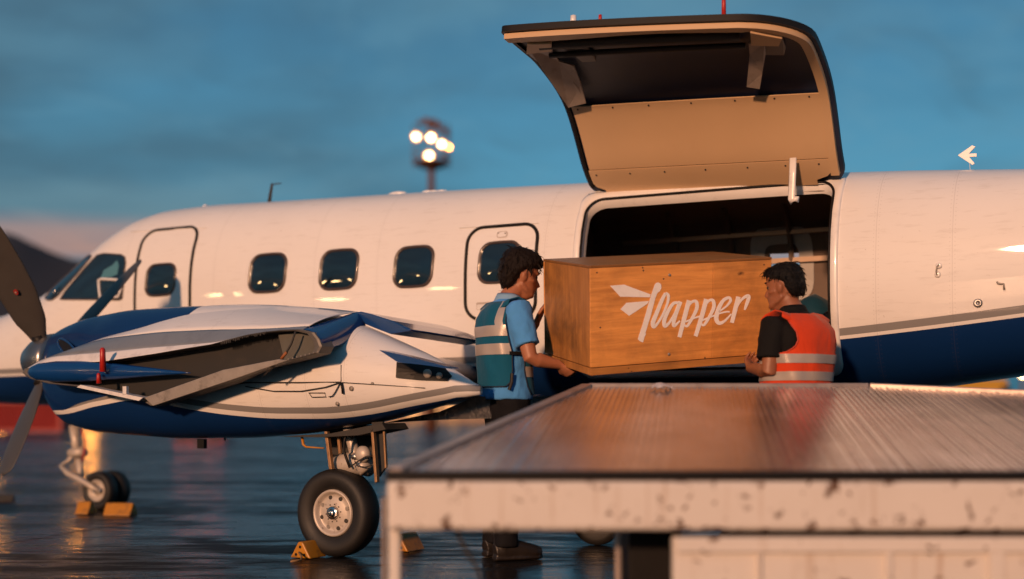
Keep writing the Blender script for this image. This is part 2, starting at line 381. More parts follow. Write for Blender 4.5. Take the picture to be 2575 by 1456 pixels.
def lamppost(name, x, y, Y, r, lab, mt):
    p = wp(x, y, Y); root = empty(name, (p.x, Y, 0)); tag(root, lab, 'lamp post')
    MB().tube([(0, 0, 0), (0, 0, p.z - r)], [.14, .08], 8).build('pole', M['mast'], root)
    h = MB().box((0, 0, p.z), (r * 2.6, r * 1.2, r * 2.6)).build('lamp_housing', M['mast'], root)
    MB().box((0, -r * .62, p.z), (r * 2, .05, r * 2)).build('lamp_face', mt, h)
lamppost('lamp_post', 236, 1000, 60, .20, 'low lamp post with warm light mirrored in the wet apron beside the nose wheel', M['lamp_lo'])
lamppost('lamp_post', 225, 950, 80, .26, 'added farther lamp post hidden behind the airplane nose to lengthen the warm streak', M['lamp_lo'])  # added lamp, itself unseen, lengthens the warm streak on the wet ground
lamppost('lamp_post', 206, 850, 95, .30, 'added tall far lamp post hidden behind the cockpit to lengthen the warm streak', M['lamp_lo'])  # another unseen lamp, added to stretch the same streak
lamppost('lamp_post', -12, 960, 80, .4, 'lamp post with warm light at the far left edge of the photo', M['lamp_lo'])
lamppost('lamp_post', 2571, 941, 70, .12, 'small lit lamp post low at the right edge beside the yellow vehicle', M['lamp'])

for k, (px_, py_, pz_) in enumerate(((-40, -6, 6.0), (-46, -14, 5.0), (-44, -19, 7.2), (-40, -26, 4.2), (-30, -30, 6.0))):      # apron lights to the left of and behind the viewer
    root = empty('apron_lamp', (px_, py_, 0)); tag(root, 'apron lamp post mirrored as warm glints in the cabin windows', 'lamp post', 'apron lamps beside the viewer')
    MB().tube([(0, 0, 0), (0, 0, pz_)], [.14, .08], 8).build('pole', M['mast'], root)
    h = MB().box((0, 0, pz_ + .3), (1.3, .3, .7)).build('lamp_housing', M['mast'], root); h.rotation_euler = (0, 0, math.atan2(9 - py_, -1.5 - px_) - math.pi / 2)
    o = MB().box((0, .17, pz_ + .3), (1.15, .04, .55)).build('lamp_face', M['lamp_hi'], h)
M['cont'] = plain('container_red', (0.30, 0.035, 0.030), 0.6, var=0.2, scale=1)
def container():
    Y = 46.; A = wp(-60, 1096, Y); B = wp(152, 1022, Y); s = F / Y
    cx, W_, H_ = (A.x + B.x) / 2, B.x - A.x, 2.0
    z0 = .15; z1 = z0 + B.z - .02
    root = empty('shipping_container', (cx, Y + 1.1, 0)); tag(root, 'dull red corrugated container on the apron behind the propeller', 'container')
    mb = MB(); n = 34; pr = []
    for k in range(n * 2 + 1):
        x = -W_ / 2 + W_ * k / (n * 2); pr.append((x, -1.1 + (.05 if k % 2 else 0)))
    poly = [Vector((x, y, z0)) for x, y in pr] + [Vector((W_ / 2, 1.1, z0)), Vector((-W_ / 2, 1.1, z0))]
    mb.prism(poly, (0, 0, z1 - z0)).build('body', M['cont'], root)
    for zz in (z0 + .05, z1 + .03):
        MB().box((0, -1.12, zz), (W_ + .1, .1, .12)).build('rail', M['cont'], root)
    for xx in (-W_ / 2, W_ / 2): MB().box((xx, -1.12, (z0 + z1) / 2), (.14, .12, z1 - z0)).build('corner_post', M['cont'], root)
container()

def vehicle(name, x0, x1, y0, y1, Y, col, lab, cat, tail=None):
    A = wp(x0, y1, Y); B = wp(x1, y0, Y); W_ = B.x - A.x; cx = (A.x + B.x) / 2; H_ = B.z
    root = empty(name, (cx, Y, 0)); tag(root, lab, cat)
    bm_ = plain(name + '_paint', col, 0.4, coat=.4)
    c = [(-.5, .16), (-.5, .9), (-.2, .9), (-.2, 1.0), (.42, 1.0), (.5, .62), (.5, .16)]
    o = MB().prism([Vector((a * W_, -.9, b_ * H_)) for a, b_ in c], (0, 1.8, 0)).build('body', bm_, root); bevel(o, .04)
    MB().box((W_ * .40, -.9, H_ * .76), (W_ * .12, .03, H_ * .25)).build('window', M['glass'], root)
    for xx in (-.32, .32):
        MB().lathe((xx * W_, -.92, H_ * .16), (0, 1, 0), [(0, 0.01), (0, H_ * .16), (.25, H_ * .16), (.25, .01)], 18).build('wheel', M['rubber'], root)
    if tail:
        for xx in (-.42, -.2, .2, .42): MB().box((xx * W_, -.93, H_ * .45), (W_ * .10, .04, H_ * .16)).build('tail_light', tail, root)
M['tail'] = emis('tail_light_red', (1.0, 0.05, 0.06), 2.6)
vehicle('service_truck', 2330, 2520, 955, 1010, 40, (.5, .27, .02), 'yellow service vehicle far behind the belly at the right', 'truck')
vehicle('tow_tractor', 455, 580, 955, 1060, 44, (.28, .05, .05), 'dark red tow tractor hidden behind the engine with red lights on the wet apron', 'tractor', M['tail'])

def hangar():
    Y = 120.; A = wp(960, 1040, Y); B = wp(1420, 905, Y); W_ = B.x - A.x; H_ = B.z
    root = empty('terminal_building', ((A.x + B.x) / 2, Y, 0)); tag(root, 'distant low terminal building with warm lit windows mirrored under the wing', 'building')
    wl = plain('terminal_wall', (.35, .24, .17), .8)
    MB().box((0, 5, H_ / 2), (W_, 10, H_)).build('wall', wl, root)
    MB().box((0, 5, H_ + .2), (W_ + 1, 11, .4)).build('roof', M['mast'], root)
    lit = emis('terminal_window_light', (1.0, .45, .15), 1.3)
    for k in range(9):
        for r_ in range(2):
            if (k * 3 + r_) % 7 == 5: continue
            x = -W_ / 2 + W_ * (k + .5) / 9
            fr = MB().box((x, -.03, 1.3 + r_ * 2.4), (W_ / 9 * .72, .06, 1.7)).build('window', M['mast'], root)
            MB().box((x, -.07, 1.3 + r_ * 2.4), (W_ / 9 * .64, .03, 1.5)).build('pane', lit, fr)
hangar()
# tree line closing the apron so the horizon is not a bare edge
def trees():
    m, t, b = newmat('far_foliage'); c = objco(t); t.links.new(mix(t, noi(t, c, .8, 4), (.012, .02, .014), (.035, .05, .03)), b.inputs['Base Color']); b.inputs['Roughness'].default_value = .9
    mb = MB(); rnd = random.Random(3)
    for k in range(5200):
        x = rnd.uniform(-190, 230); y = 190 + rnd.uniform(-5, 5); top = 3.4 + 2.2 * noise.noise(Vector((x * .05, 0, 1))) + 1.6 * noise.noise(Vector((x * .23, 4, 1)))
        z = rnd.uniform(.0, 1) ** .8 * max(1.2, top); s = rnd.uniform(.3, .75)
        n = Vector((rnd.uniform(-1, 1), rnd.uniform(-1.4, .2), rnd.uniform(-.4, 1))).normalized(); u = n.orthogonal() * s; v = n.cross(u).normalized() * s
        p = Vector((x, y, z)); mb.add([p - u, p - v * .6, p + u, p + v * .7], [(0, 1, 2, 3)])
    o = mb.build('tree_line', m, fix=False); tag(o, 'dark far off line of trees along the edge of the apron', 'trees', kind='stuff')
trees()

# ================================================================== airplane
plane = empty('cargo_airplane', (NX, NY, 0), TH)
tag(plane, 'white and navy twin propeller cargo airplane with its upward cargo hatch open', 'airplane')
ST = [-1.95, -1.8, -1.55, -1.27, -1.0, -.8, -.6, -.4, -.2, 0, .25, .5, .75, 1, 1.5, 2, 3, 4, 5, 6, 7, 7.7, 8.5, 10, 11.3]
ZT = [1.40, 1.56, 1.68, 1.744, 1.768, 1.812, 1.858, 1.919, 1.993, 2.102, 2.258, 2.415, 2.52, 2.566, 2.576, 2.558, 2.528, 2.496, 2.459, 2.412, 2.35, 2.295, 2.232, 2.15, 2.1]
ZB = [1.22, 1.08, 1.0, .949, .939, .931, .924, .918, .914, .91, .905, .90, .90, .902, .904, .905, .909, .913, .916, .92, .99, 1.09, 1.25, 1.62, 1.95]
WT = [.03, .14, .23, .31, .39, .45, .50, .55, .59, .63, .65, .665, .673, .678, .68, .68, .68, .68, .68, .68, .66, .62, .55, .33, .10]
TT = np.linspace(-1.95, 11.3, 1400)
def smoothed(v, k=14):
    a = np.interp(TT, ST, v); p = np.pad(a, k, mode='edge'); ker = np.hanning(2 * k + 1); ker /= ker.sum()
    return np.convolve(p, ker, 'valid')
ZTs, ZBs, WTs = smoothed(ZT), smoothed(ZB), smoothed(WT)
def sec(t): return float(np.interp(t, TT, WTs)), float(np.interp(t, TT, ZTs)), float(np.interp(t, TT, ZBs))
NSE = 2.5
def lat(t, z):                                         # half breadth of the fuselage at height z
    w_, a, b_ = sec(t); zc, hz = (a + b_) / 2, (a - b_) / 2; q_ = min(.999, abs((z - zc) / hz)); return w_ * (1 - q_ ** NSE) ** (1 / NSE)
def fus(x, y):                                         # where a sight line meets the port side of the fuselage
    l = .6
    for _ in range(40):
        t, z = unl(x, y, l); l = .5 * l + .5 * lat(t, z)
    return t, l, z
def skin(t, z, off=0.0):
    l = lat(t, z); dz = .004; n = Vector((0, 2 * dz, lat(t, z - dz) - lat(t, z + dz))); n = Vector((0, n.y, n.z)).normalized()
    return pl(t, l + off * n.y, z + off * n.z)
T0, T1, TH0, TH1 = 4.955, 6.622, None, None
def ring(t, ths, off=0.0):
    w_, a, b_ = sec(t); zc, hz = (a + b_) / 2, (a - b_) / 2; o_ = []
    for th in ths:
        c, s = math.cos(th), math.sin(th)
        o_.append((t, -(w_ - off) * math.copysign(abs(c) ** (2 / NSE), c), zc + (hz - off) * math.copysign(abs(s) ** (2 / NSE), s)))
    return o_
def th_of(z, t=5.8):
    w_, a, b_ = sec(t); zc, hz = (a + b_) / 2, (a - b_) / 2; q_ = (z - zc) / hz; return math.copysign(math.asin(abs(q_) ** (NSE / 2)), q_)
ZO0, ZO1 = 1.115, 2.285                                  # sill and lintel of the cargo opening
th0, th1 = th_of(ZO0), th_of(ZO1)
def lin(a, b, n): return [a + (b - a) * k / n for k in range(n)]
THS = lin(th0, th1, 16) + lin(th1, math.pi - th1, 20) + lin(math.pi - th1, math.pi - th0, 16) + lin(math.pi - th0, 2 * math.pi + th0, 26)
TS = lin(-1.95, -1.2, 14) + lin(-1.2, 1.4, 40) + lin(1.4, T0, 36) + lin(T0, T1, 18) + lin(T1, 11.3, 40) + [11.3]
def fuselage():
    rg = [ring(t, THS) for t in TS]; n = len(THS); v = [p for r in rg for p in r]; f = []
    for k in range(len(TS) - 1):
        tm = (TS[k] + TS[k + 1]) / 2
        for j in range(n):
            if T0 < tm < T1 and j < 16: continue          # the cargo opening
            if j2hole(tm, j): continue
            j2 = (j + 1) % n; f.append((k * n + j, k * n + j2, (k + 1) * n + j2, (k + 1) * n + j))
    f.append(tuple(range(n))); f.append(tuple((len(TS) - 1) * n + j for j in range(n - 1, -1, -1)))
    o = mesh('fuselage', v, f, M['fus'], plane, True); recalc(o); return o
def j2hole(tm, j):                                       # window openings in the far wall, seen through the cargo opening
    if not (36 <= j < 52): return False
    z_ = ring(tm, [THS[j]])[0][2]; return abs(tm - FW[0]) < .14 and abs(z_ - FW[1]) < .15
FW = unl(1972, 668, -.66)
fusl = fuselage()
# inner wall of the bay
def bay():
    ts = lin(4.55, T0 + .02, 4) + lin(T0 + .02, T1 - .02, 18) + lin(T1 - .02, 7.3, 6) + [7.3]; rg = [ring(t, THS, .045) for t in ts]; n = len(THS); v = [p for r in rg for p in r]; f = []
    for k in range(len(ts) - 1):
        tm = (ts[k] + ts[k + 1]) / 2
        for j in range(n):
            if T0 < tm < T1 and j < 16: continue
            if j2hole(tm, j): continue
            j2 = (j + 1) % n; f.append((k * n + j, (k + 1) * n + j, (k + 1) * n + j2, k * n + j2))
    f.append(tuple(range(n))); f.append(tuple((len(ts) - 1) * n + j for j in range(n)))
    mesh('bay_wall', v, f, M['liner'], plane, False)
    MB().box(((4.6 + 6.72) / 2, 0, 1.095), (2.12, .86, .03)).build('bay_floor', plain('bay_floor_grey', (.10, .09, .08), .6), plane)
    for z, th_ in ((1.93, .035), (2.12, .03)):
        l = lat(5.8, z) - .075
        MB().box((5.95, l, z), (2.3, .035, th_)).build('bay_rail', plain('bay_rail_metal', (.32, .22, .15), .4, metal=.3), plane)
    for t in (5.2, 5.62, 6.05, 6.5):
        MB().tube([(t, lat(t, z_) - .07, z_) for z_ in np.linspace(1.2, 2.3, 8)], .022, 6).build('bay_frame', M['liner'], plane)
    # pale rounded window surround on the far wall
    for (t, z, w_, h_) in ((FW[0], FW[1], .40, .46),):
        P = []; Q = []
        for k in range(28):
            a = 2 * math.pi * k / 28; c, s = math.cos(a), math.sin(a); e_ = .45
            x = math.copysign(abs(c) ** e_, c); y = math.copysign(abs(s) ** e_, s)
            for lst, f_ in ((P, 1.12), (Q, .62)):
                tt, zz = t + x * w_ / 2 * f_, z + y * h_ / 2 * f_; lst.append((tt, lat(tt, zz) - .058, zz))
        MB().loft([P, Q], cap=False).build('bay_window_surround', plain('bay_window_trim', (.40, .38, .36), .5), plane)
bay()

# rounded outlines that follow the skin
def rrect(t0, t1, z0, z1, r, n=7, skew=0.0):
    out = []
    for (ct, cz, a0) in ((t1 - r, z1 - r, 0), (t0 + r, z1 - r, 90), (t0 + r, z0 + r, 180), (t1 - r, z0 + r, 270)):
        for k in range(n + 1):
            a = R(a0 + 90 * k / n); out.append((ct + r * math.cos(a), cz + r * math.sin(a)))
    return out
def densify(p, d=.05):
    o_ = []
    for k in range(len(p)):
        a, b_ = p[k], p[(k + 1) % len(p)]; n = max(1, int(math.dist(a, b_) / d))
        o_ += [(a[0] + (b_[0] - a[0]) * i / n, a[1] + (b_[1] - a[1]) * i / n) for i in range(n)]
    return o_
def pane(name, loop, m, parent, off, bulge=0.0):
    c = (sum(p[0] for p in loop) / len(loop), sum(p[1] for p in loop) / len(loop)); rows = []
    for s in (1, .8, .55, .3, .08):
        rows.append([skin(c[0] + (p[0] - c[0]) * s, c[1] + (p[1] - c[1]) * s, off + bulge * (1 - s * s)) for p in loop])
    mb = MB().loft(rows, cap=False); n = len(loop); mb.f.append(tuple(4 * n + j for j in range(n))); mb.i.append(0)
    return mb.build(name, m, parent, True)
def seam(name, loop, r, m, parent, off=.002, close=True, flat=.5):
    P = [Vector(skin(t, z, off)) for t, z in loop]
    if close: P = P + [P[0], P[1]]
    return MB().tube(P, [(r, r)] * len(P), 8, cap=not close).build(name, m, parent, True)
def window(px, py, wpx, hpx):
    t, l, z = fus(px, py); ta, _, _ = fus(px - wpx / 2, py); tb, _, _ = fus(px + wpx / 2, py); _, _, za = fus(px, py + hpx / 2); _, _, zb = fus(px, py - hpx / 2)
    lo = rrect(ta, tb, za, zb, (tb - ta) * .24, 6)
    cz = (za + zb) / 2; ct = (ta + tb) / 2
    lo = [(p[0] + (p[1] - cz) * .06, p[1] + ((zb - za) * .035) * (1 - ((p[0] - ct) / (tb - ta) * 2) ** 2) * (1 if p[1] > cz else -1)) for p in densify(lo, .03)]
    root = bpy.data.objects.new('window', None); link(root, plane)
    sh = [(ct + (p[0] - ct) * .88, cz + (p[1] - cz) * .88) for p in lo]
    rows = [[skin(a, b_, o_) for a, b_ in L_] for L_, o_ in ((lo, -.002), (lo, .009), ([(ct + (p[0] - ct) * .93, cz + (p[1] - cz) * .93) for p in lo], .013), (sh, .006), (sh, -.01))]
    MB().loft(rows, cap=False).build('frame', M['frame'], root, True)
    pane('pane', sh, M['glass'], root, .0035, .006)
for a in ((673.5, 687, 94, 94), (852.5, 678, 97, 97), (1040.5, 671, 100, 99)): window(*a)
window(404.5, 704, 76, 78)
window(1255, 660, 104, 100)

# crew door and passenger door outlines
def door(name, x0, x1, y0, y1, xb0, xb1, rpx, lab):
    t0 = fus(x0, (y0 + y1) / 2)[0]; t1 = fus(x1, (y0 + y1) / 2)[0]; zt_ = (fus(x0 + 40, y0 + 3)[2] + fus(x1 - 40, y0 - 3)[2]) / 2; zb_ = fus((xb0 + xb1) / 2, y1)[2]
    lo = densify(rrect(t0, t1, zb_, zt_, rpx / F * 8.4, 7), .05)
    root = bpy.data.objects.new(name, None); link(root, plane); root['label'] = lab
    pane('panel', lo, M['fus'], root, .0025)
    seam('rubber_seal', lo, .012, M['black'], root, .003)
    return root
d1 = door('crew_door', 340, 478, 578, 900, 335, 465, 42, 'white crew door with a small window behind the cockpit')
d2 = door('passenger_door', 1171, 1347, 569, 801, 1170, 1340, 40, 'white passenger door outlined by a black seal')
def plate(name, x0, x1, y0, y1, m, off=.004, par=plane, r=.006):
    a = fus(x0, (y0 + y1) / 2)[0]; b_ = fus(x1, (y0 + y1) / 2)[0]; c = fus((x0 + x1) / 2, y1)[2]; d = fus((x0 + x1) / 2, y0)[2]
    return pane(name, densify(rrect(a, b_, c, d, min(r, (b_ - a) * .45, (d - c) * .45), 3), .03), m, par, off)
M['decal'] = plain('decal_grey', (.42, .36, .32), .5)
M['ink'] = plain('decal_ink', (.10, .07, .06), .5)
dp = plate('placard', 1199, 1236, 760, 779, M['decal'], .0045, d2); plate('placard_face', 1200.5, 1234.5, 765, 778, M['white'], .006, dp)
dp = plate('placard', 1250, 1277, 582, 598, M['decal'], .0045, d2, .02); plate('placard_face', 1252, 1275, 584, 596.5, M['white'], .006, dp, .02)
for xx in (1254, 1272): plate('placard_mark', xx - 2, xx + 2, 586, 589, M['ink'], .0075, dp)
# faint drip rails above the doors
for (x0, y0, x1, y1) in ((1155, 574, 1355, 562), (330, 583, 520, 573)):
    P = [fus(x0 + (x1 - x0) * k / 8, y0 + (y1 - y0) * k / 8) for k in range(9)]
    MB().tube([skin(p[0], p[2], .004) for p in P], .0028, 6).build('drip_rail', M['white'], plane, True)

# cockpit glazing
def poly_pane(name, pts, m, parent, off, grow=0.0):
    lp = [fus(*p) for p in pts]; lp = [(p[0], p[2]) for p in lp]
    return pane(name, densify(lp, .03), m, parent, off)
def cockpit(pts, trim):
    root = bpy.data.objects.new('cockpit_window', None); link(root, plane)
    c = (sum(p[0] for p in pts) / len(pts), sum(p[1] for p in pts) / len(pts))
    lp = densify([(lambda q_: (q_[0], q_[2]))(fus(*p)) for p in pts], .03)
    seam('frame', lp, trim, M['frame'], root, .002)
    poly_pane('pane', pts, M['glass'], root, .004)
    return root
cw = cockpit([(152, 753), (163, 735), (195, 697), (232, 655), (245, 642), (262, 638), (305, 641), (314, 647), (316, 662), (311, 716), (307, 751), (300, 754)], .007)
cockpit([(114, 749), (124, 735), (150, 709), (180, 682), (208, 655), (226, 642), (230, 645), (222, 657), (196, 688), (165, 722), (146, 744), (132, 754), (120, 755)], .008)
q = [(250, 706), (256, 702), (296, 704), (305, 710), (306, 728), (300, 746), (254, 750)]
lp = densify([(lambda q_: (q_[0], q_[2]))(fus(*p)) for p in q], .03); seam('vent_frame', lp, .011, M['white'], cw, .008)
# a small blue patch laid over the cockpit glass
poly_pane('glass_patch', [(254, 719 - 20), (262, 680), (284, 667), (296, 655), (300, 668), (296, 690), (280, 697)], plain('patch_blue', (.06, .20, .26), .5), cw, .0052)

# roof fittings
def roof(px, py0, py1, name, pts_r, m, lean=0):
    pass
def top_at(px):
    t = unl(px, 500, 0.0)[0]; return t, sec(t)[1]
def ant():
    t, z = top_at(676); l0 = .10
    a = unl(674, 508, l0); b_ = unl(684, 464, l0); c = unl(707, 461, l0)
    MB().tube([pl(a[0], l0, sec(a[0])[1] - .06), pl(b_[0], l0, b_[1]), pl(b_[0] + .005, l0, b_[1] + .004)], [(.022, .007), (.013, .005), (.011, .005)], 8, sx=(1, 0, 0)).tube([pl(b_[0] - .01, l0, b_[1]), pl(c[0], l0, c[1])], [(.007, .006), (.004, .004)], 8).build('whip_antenna', M['dark'], plane, True)
    for (px, wdt, hh) in ((519, .018, .022), (1000, .085, .024), (1076, .05, .018), (1092, .05, .016), (1112, .05, .015)):
        t, z = top_at(px); t = unl(px, 500, .12)[0]; z = sec(t)[1] - .006
        MB().ball((t, -.12, z), (wdt, .04, hh), 14, 8).build('roof_fairing', M['white'], plane, True)
    # forked white aerial above the rear fuselage on a hair-thin stay
    P = [unl(x, y, 0.0) for x, y in ((2409, 391), (2445, 366), (2453, 369), (2436, 387), (2456, 386), (2456, 394), (2437, 395), (2451, 411), (2446, 415))]
    MB().prism([pl(p[0], .006, p[1]) for p in P], (0, .012, 0)).tube([pl(*(lambda q_: (q_[0], 0.0, q_[1]))(unl(2437, 391, 0))), pl(unl(2437, 391, 0)[0] + .01, 0, sec(7.3)[1] - .05)], .0016, 5).build('forked_aerial', M['white'], plane)
ant()
# skin fittings aft of the hatch
for (x, y) in ((2361, 668), (2358, 690)):
    p = fus(x, y); MB().lathe(skin(p[0], p[2], 0), (0, -1, 0), [(0, .018), (.006, .018), (.009, .010)], 14, cap=True).build('fitting_cap', M['white'], plane, True)
P = [fus(*q) for q in ((2362, 666), (2356, 672), (2355, 684), (2357, 692))]; MB().tube([skin(p[0], p[2], .010) for p in P], .005, 6).build('handle', M['grim'], plane, True)
P = [fus(*q) for q in ((2507, 708), (2510, 713), (2524, 714), (2526, 728))]; MB().tube([skin(p[0], p[2], .010) for p in P], .006, 6).build('static_port', M['grim'], plane, True)
p = fus(2459, 762); MB().lathe(skin(p[0], p[2], 0), (0, -1, 0), [(0, .026), (.008, .022), (.010, .010), (.004, .008)], 16, cap=True).build('fuel_cap', M['alu'], plane, True)
# wiper
P = [fus(*q) for q in ((131, 750), (150, 722))]; MB().tube([skin(p[0], p[2], .015) for p in P], .006, 6).build('wiper', M['steel'], plane, True)
# tail
MB().loft([[pl(t, l, z) for t, l, z in ((8.9 + k * 1.0, .0, 2.1 + k * 1.9), (9.3 + k * .95, .05 - k * .02, 2.1 + k * 1.9), (10.6 + k * .5, .03, 2.05 + k * 1.95), (11.2 + k * .3, 0, 2.0 + k * 2.0), (10.6 + k * .5, -.03, 2.05 + k * 1.95), (9.3 + k * .95, -.05 + k * .02, 2.1 + k * 1.9))] for k in (0, .5, 1)]).build('tail_fin', M['white'], plane, True)

# ---------------------------------------------------------------- cargo opening surround
def surround():
    ht = .022
    def loop(d, r):
        c4 = rrect(T0 - ht + d, T1 + ht - d, ZO0 - .03 + d, ZO1 + .03 - d, r, 8); o_ = []
        for k in range(len(c4)):
            a, b_ = c4[k], c4[(k + 1) % len(c4)]; n = 8 if k % 9 == 8 else 1
            o_ += [(a[0] + (b_[0] - a[0]) * i / n, a[1] + (b_[1] - a[1]) * i / n) for i in range(n)]
        return o_
    L0 = loop(0, .07)
    rows = [[skin(a, b_, o_) for a, b_ in L_] for L_, o_ in ((L0, -.004), (L0, .010), (loop(.012, .075), .014), (loop(.042, .10), .012), (loop(.056, .105), -.012), (loop(.058, .105), -.07))]
    MB().loft(rows, cap=False).build('cargo_door_frame', M['white'], plane, True)
    seam('cargo_door_seal', loop(.052, .105), .008, M['black'], plane, .005)
surround()

# ---------------------------------------------------------------- upward opening cargo hatch
HT0, HT1 = 4.965, 6.645
def l_on(x, y, t):
    r = (x - CX) / F; l = (r * (NY + AY * t) - NX - AX * t) / (BX - r * BY); Y = NY + AY * t + BY * l
    return l, CAMZ + (YH - y) / F * Y
HC = [l_on(x, y, HT0) for x, y in ((1489, 486), (1464, 425), (1441, 335), (1420, 266), (1392, 216), (1340, 150), (1256, 80))]
arc = [0.0]
for k in range(1, len(HC)): arc.append(arc[-1] + math.dist(HC[k], HC[k - 1]))
HV = np.array(arc) / arc[-1]; HM = np.array([c[0] for c in HC]) - HC[0][0]; HZ = np.array([c[1] for c in HC]) - HC[0][1]
_v = np.linspace(0, 1, 400)
def _sm(a):
    q_ = np.interp(_v, HV, a); k = 40; p = np.concatenate([2 * q_[0] - q_[k:0:-1], q_, 2 * q_[-1] - q_[-2:-k - 2:-1]]); h = np.hanning(2 * k + 1); return np.convolve(p, h / h.sum(), 'valid')
HMs, HZs = _sm(HM), _sm(HZ)
def hp(u, v, off=0.0):
    def base(u, v):
        t = HT0 + (HT1 - HT0) * u; l = HC[0][0] + float(np.interp(v, _v, HMs)) * (1 - .20 * max(0, u) ** 1.5); z = HC[0][1] - .066 * u + float(np.interp(v, _v, HZs)) * (1 - .045 * u)
        return Vector(pl(t, l, z))
    p = base(u, v)
    if off:
        d = .01; a = base(u + d, v) - base(u - d, v); b_ = base(u, min(1, v + d)) - base(u, max(0, v - d)); n = a.cross(b_).normalized()
        if n.z > 0: n = -n
        p = p + n * off
    return p
def u_range(v, ins=0.0, rl0=.08, rl1=.03, rr0=.10, rr1=.34):
    LU, LV = HT1 - HT0, arc[-1]; i = ins
    def cut(rad, dist_):
        if dist_ >= rad: return 0.0
        return rad - math.sqrt(max(0, rad * rad - (rad - dist_) ** 2))
    dv0, dv1 = v * LV - i, (1 - v) * LV - i
    a = i + max(cut(rl0, dv0), cut(rl1, dv1)); b_ = i + max(cut(rr0, dv0), cut(rr1, dv1))
    return a / LU, 1 - b_ / LU
def hgrid(v0, v1, off, ins, nu=28, nv=30, **kw):
    rows = []
    for k in range(nv + 1):
        s = k / nv; s = .5 - .5 * math.cos(math.pi * s); v = v0 + (v1 - v0) * s; a, b_ = u_range(v, ins, **kw)
        rows.append([hp(a + (b_ - a) * j / nu, v, off) for j in range(nu + 1)])
    return rows
def slab(name, A, B, m, parent, smooth=True):      # two matching grids closed round the edge
    n = len(A[0]); r_ = len(A); mb = MB().loft(A, 0, False, False).loft(B, 1, False, False); N2 = n * r_
    border = [j for j in range(n)] + [k * n + n - 1 for k in range(1, r_)] + [(r_ - 1) * n + j for j in range(n - 2, -1, -1)] + [k * n for k in range(r_ - 2, 0, -1)]
    for k in range(len(border)):
        a, b_ = border[k], border[(k + 1) % len(border)]; mb.f.append((a, b_, b_ + N2, a + N2)); mb.i.append(2)
    o = mb.build(name, m, parent, smooth); sharp(o, 40); return o
hatch = bpy.data.objects.new('cargo_hatch', None); link(hatch, plane); hatch['label'] = 'raised cargo hatch with beige lining and dark upper inside'
M['hnavy'] = plain('hatch_inner_navy', (.006, .013, .040), .5, var=.3)
slab('shell', hgrid(0, 1, 0, 0), hgrid(0, 1, -.036, 0), [M['hnavy'], M['white'], M['black']], hatch)
# pale rim along the free edge and the rear edge
def strip(name, pts_uv, wd, off0, off1, m):
    """ribbon that follows a path on the hatch; wd given inwards from the path"""
    A = []; B = []
    for (u, v, du, dv) in pts_uv:
        A.append([hp(u, v, off0), hp(u, v, off1)]); B.append([hp(u + du, v + dv, off0), hp(u + du, v + dv, off1)])
    mb = MB(); rg = [[a[0], a[1], b_[1], b_[0]] for a, b_ in zip(A, B)]; mb.loft(rg); o = mb.build(name, m, hatch, True); sharp(o, 40); return o
path = []
LU, LV = HT1 - HT0, arc[-1]
for k in range(24): u = .012 + (.80 - .012) * k / 23; path.append((u, 1 - .022 / LV, 0, -(.062 + .014 * math.sin(u * 9)) / LV))
cu, cv, rad = 1 - .34 / LU, 1 - .34 / LV, .315
for k in range(1, 13):
    a = R(90 - 90 * k / 12); c, s = math.cos(a), math.sin(a)
    path.append((cu + rad * c / LU, cv + rad * s / LV, -(.05 * c) / LU, -(.062 * s) / LV))
for k in range(1, 14): v = cv + (.05 - cv) * k / 13; path.append((1 - .025 / LU, v, -.05 / LU, 0))
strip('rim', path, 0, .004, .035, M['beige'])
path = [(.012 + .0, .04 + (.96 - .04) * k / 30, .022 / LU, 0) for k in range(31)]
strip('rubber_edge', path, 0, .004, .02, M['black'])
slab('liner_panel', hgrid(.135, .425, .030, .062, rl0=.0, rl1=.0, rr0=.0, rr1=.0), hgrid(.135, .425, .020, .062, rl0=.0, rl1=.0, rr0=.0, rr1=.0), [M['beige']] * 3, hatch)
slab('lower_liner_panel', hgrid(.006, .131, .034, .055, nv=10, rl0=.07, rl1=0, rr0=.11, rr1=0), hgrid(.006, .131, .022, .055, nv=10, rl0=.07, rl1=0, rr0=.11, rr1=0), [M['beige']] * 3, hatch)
for u in (.06, .2, .34, .5, .66, .8, .92):
    for v, o_ in ((.112, .0355), (.412, .0315)):
        p = hp(u, v, o_); q = hp(u, v, o_ + .004); MB().lathe(p, q - p, [(0, .006), (.002, .006), (.0035, .003)], 8, cap=True).build('screw', M['dark'], hatch)
# cross beam in the dark recess
MB().tube([hp(.10 + .68 * k / 10, .80, .03) for k in range(11)], .018, 8).build('cross_beam', M['dark'], hatch, True)
MB().tube([hp(.10 + .68 * k / 10, .885, .02) for k in range(11)], .03, 8).build('cross_beam', M['dark'], hatch, True)
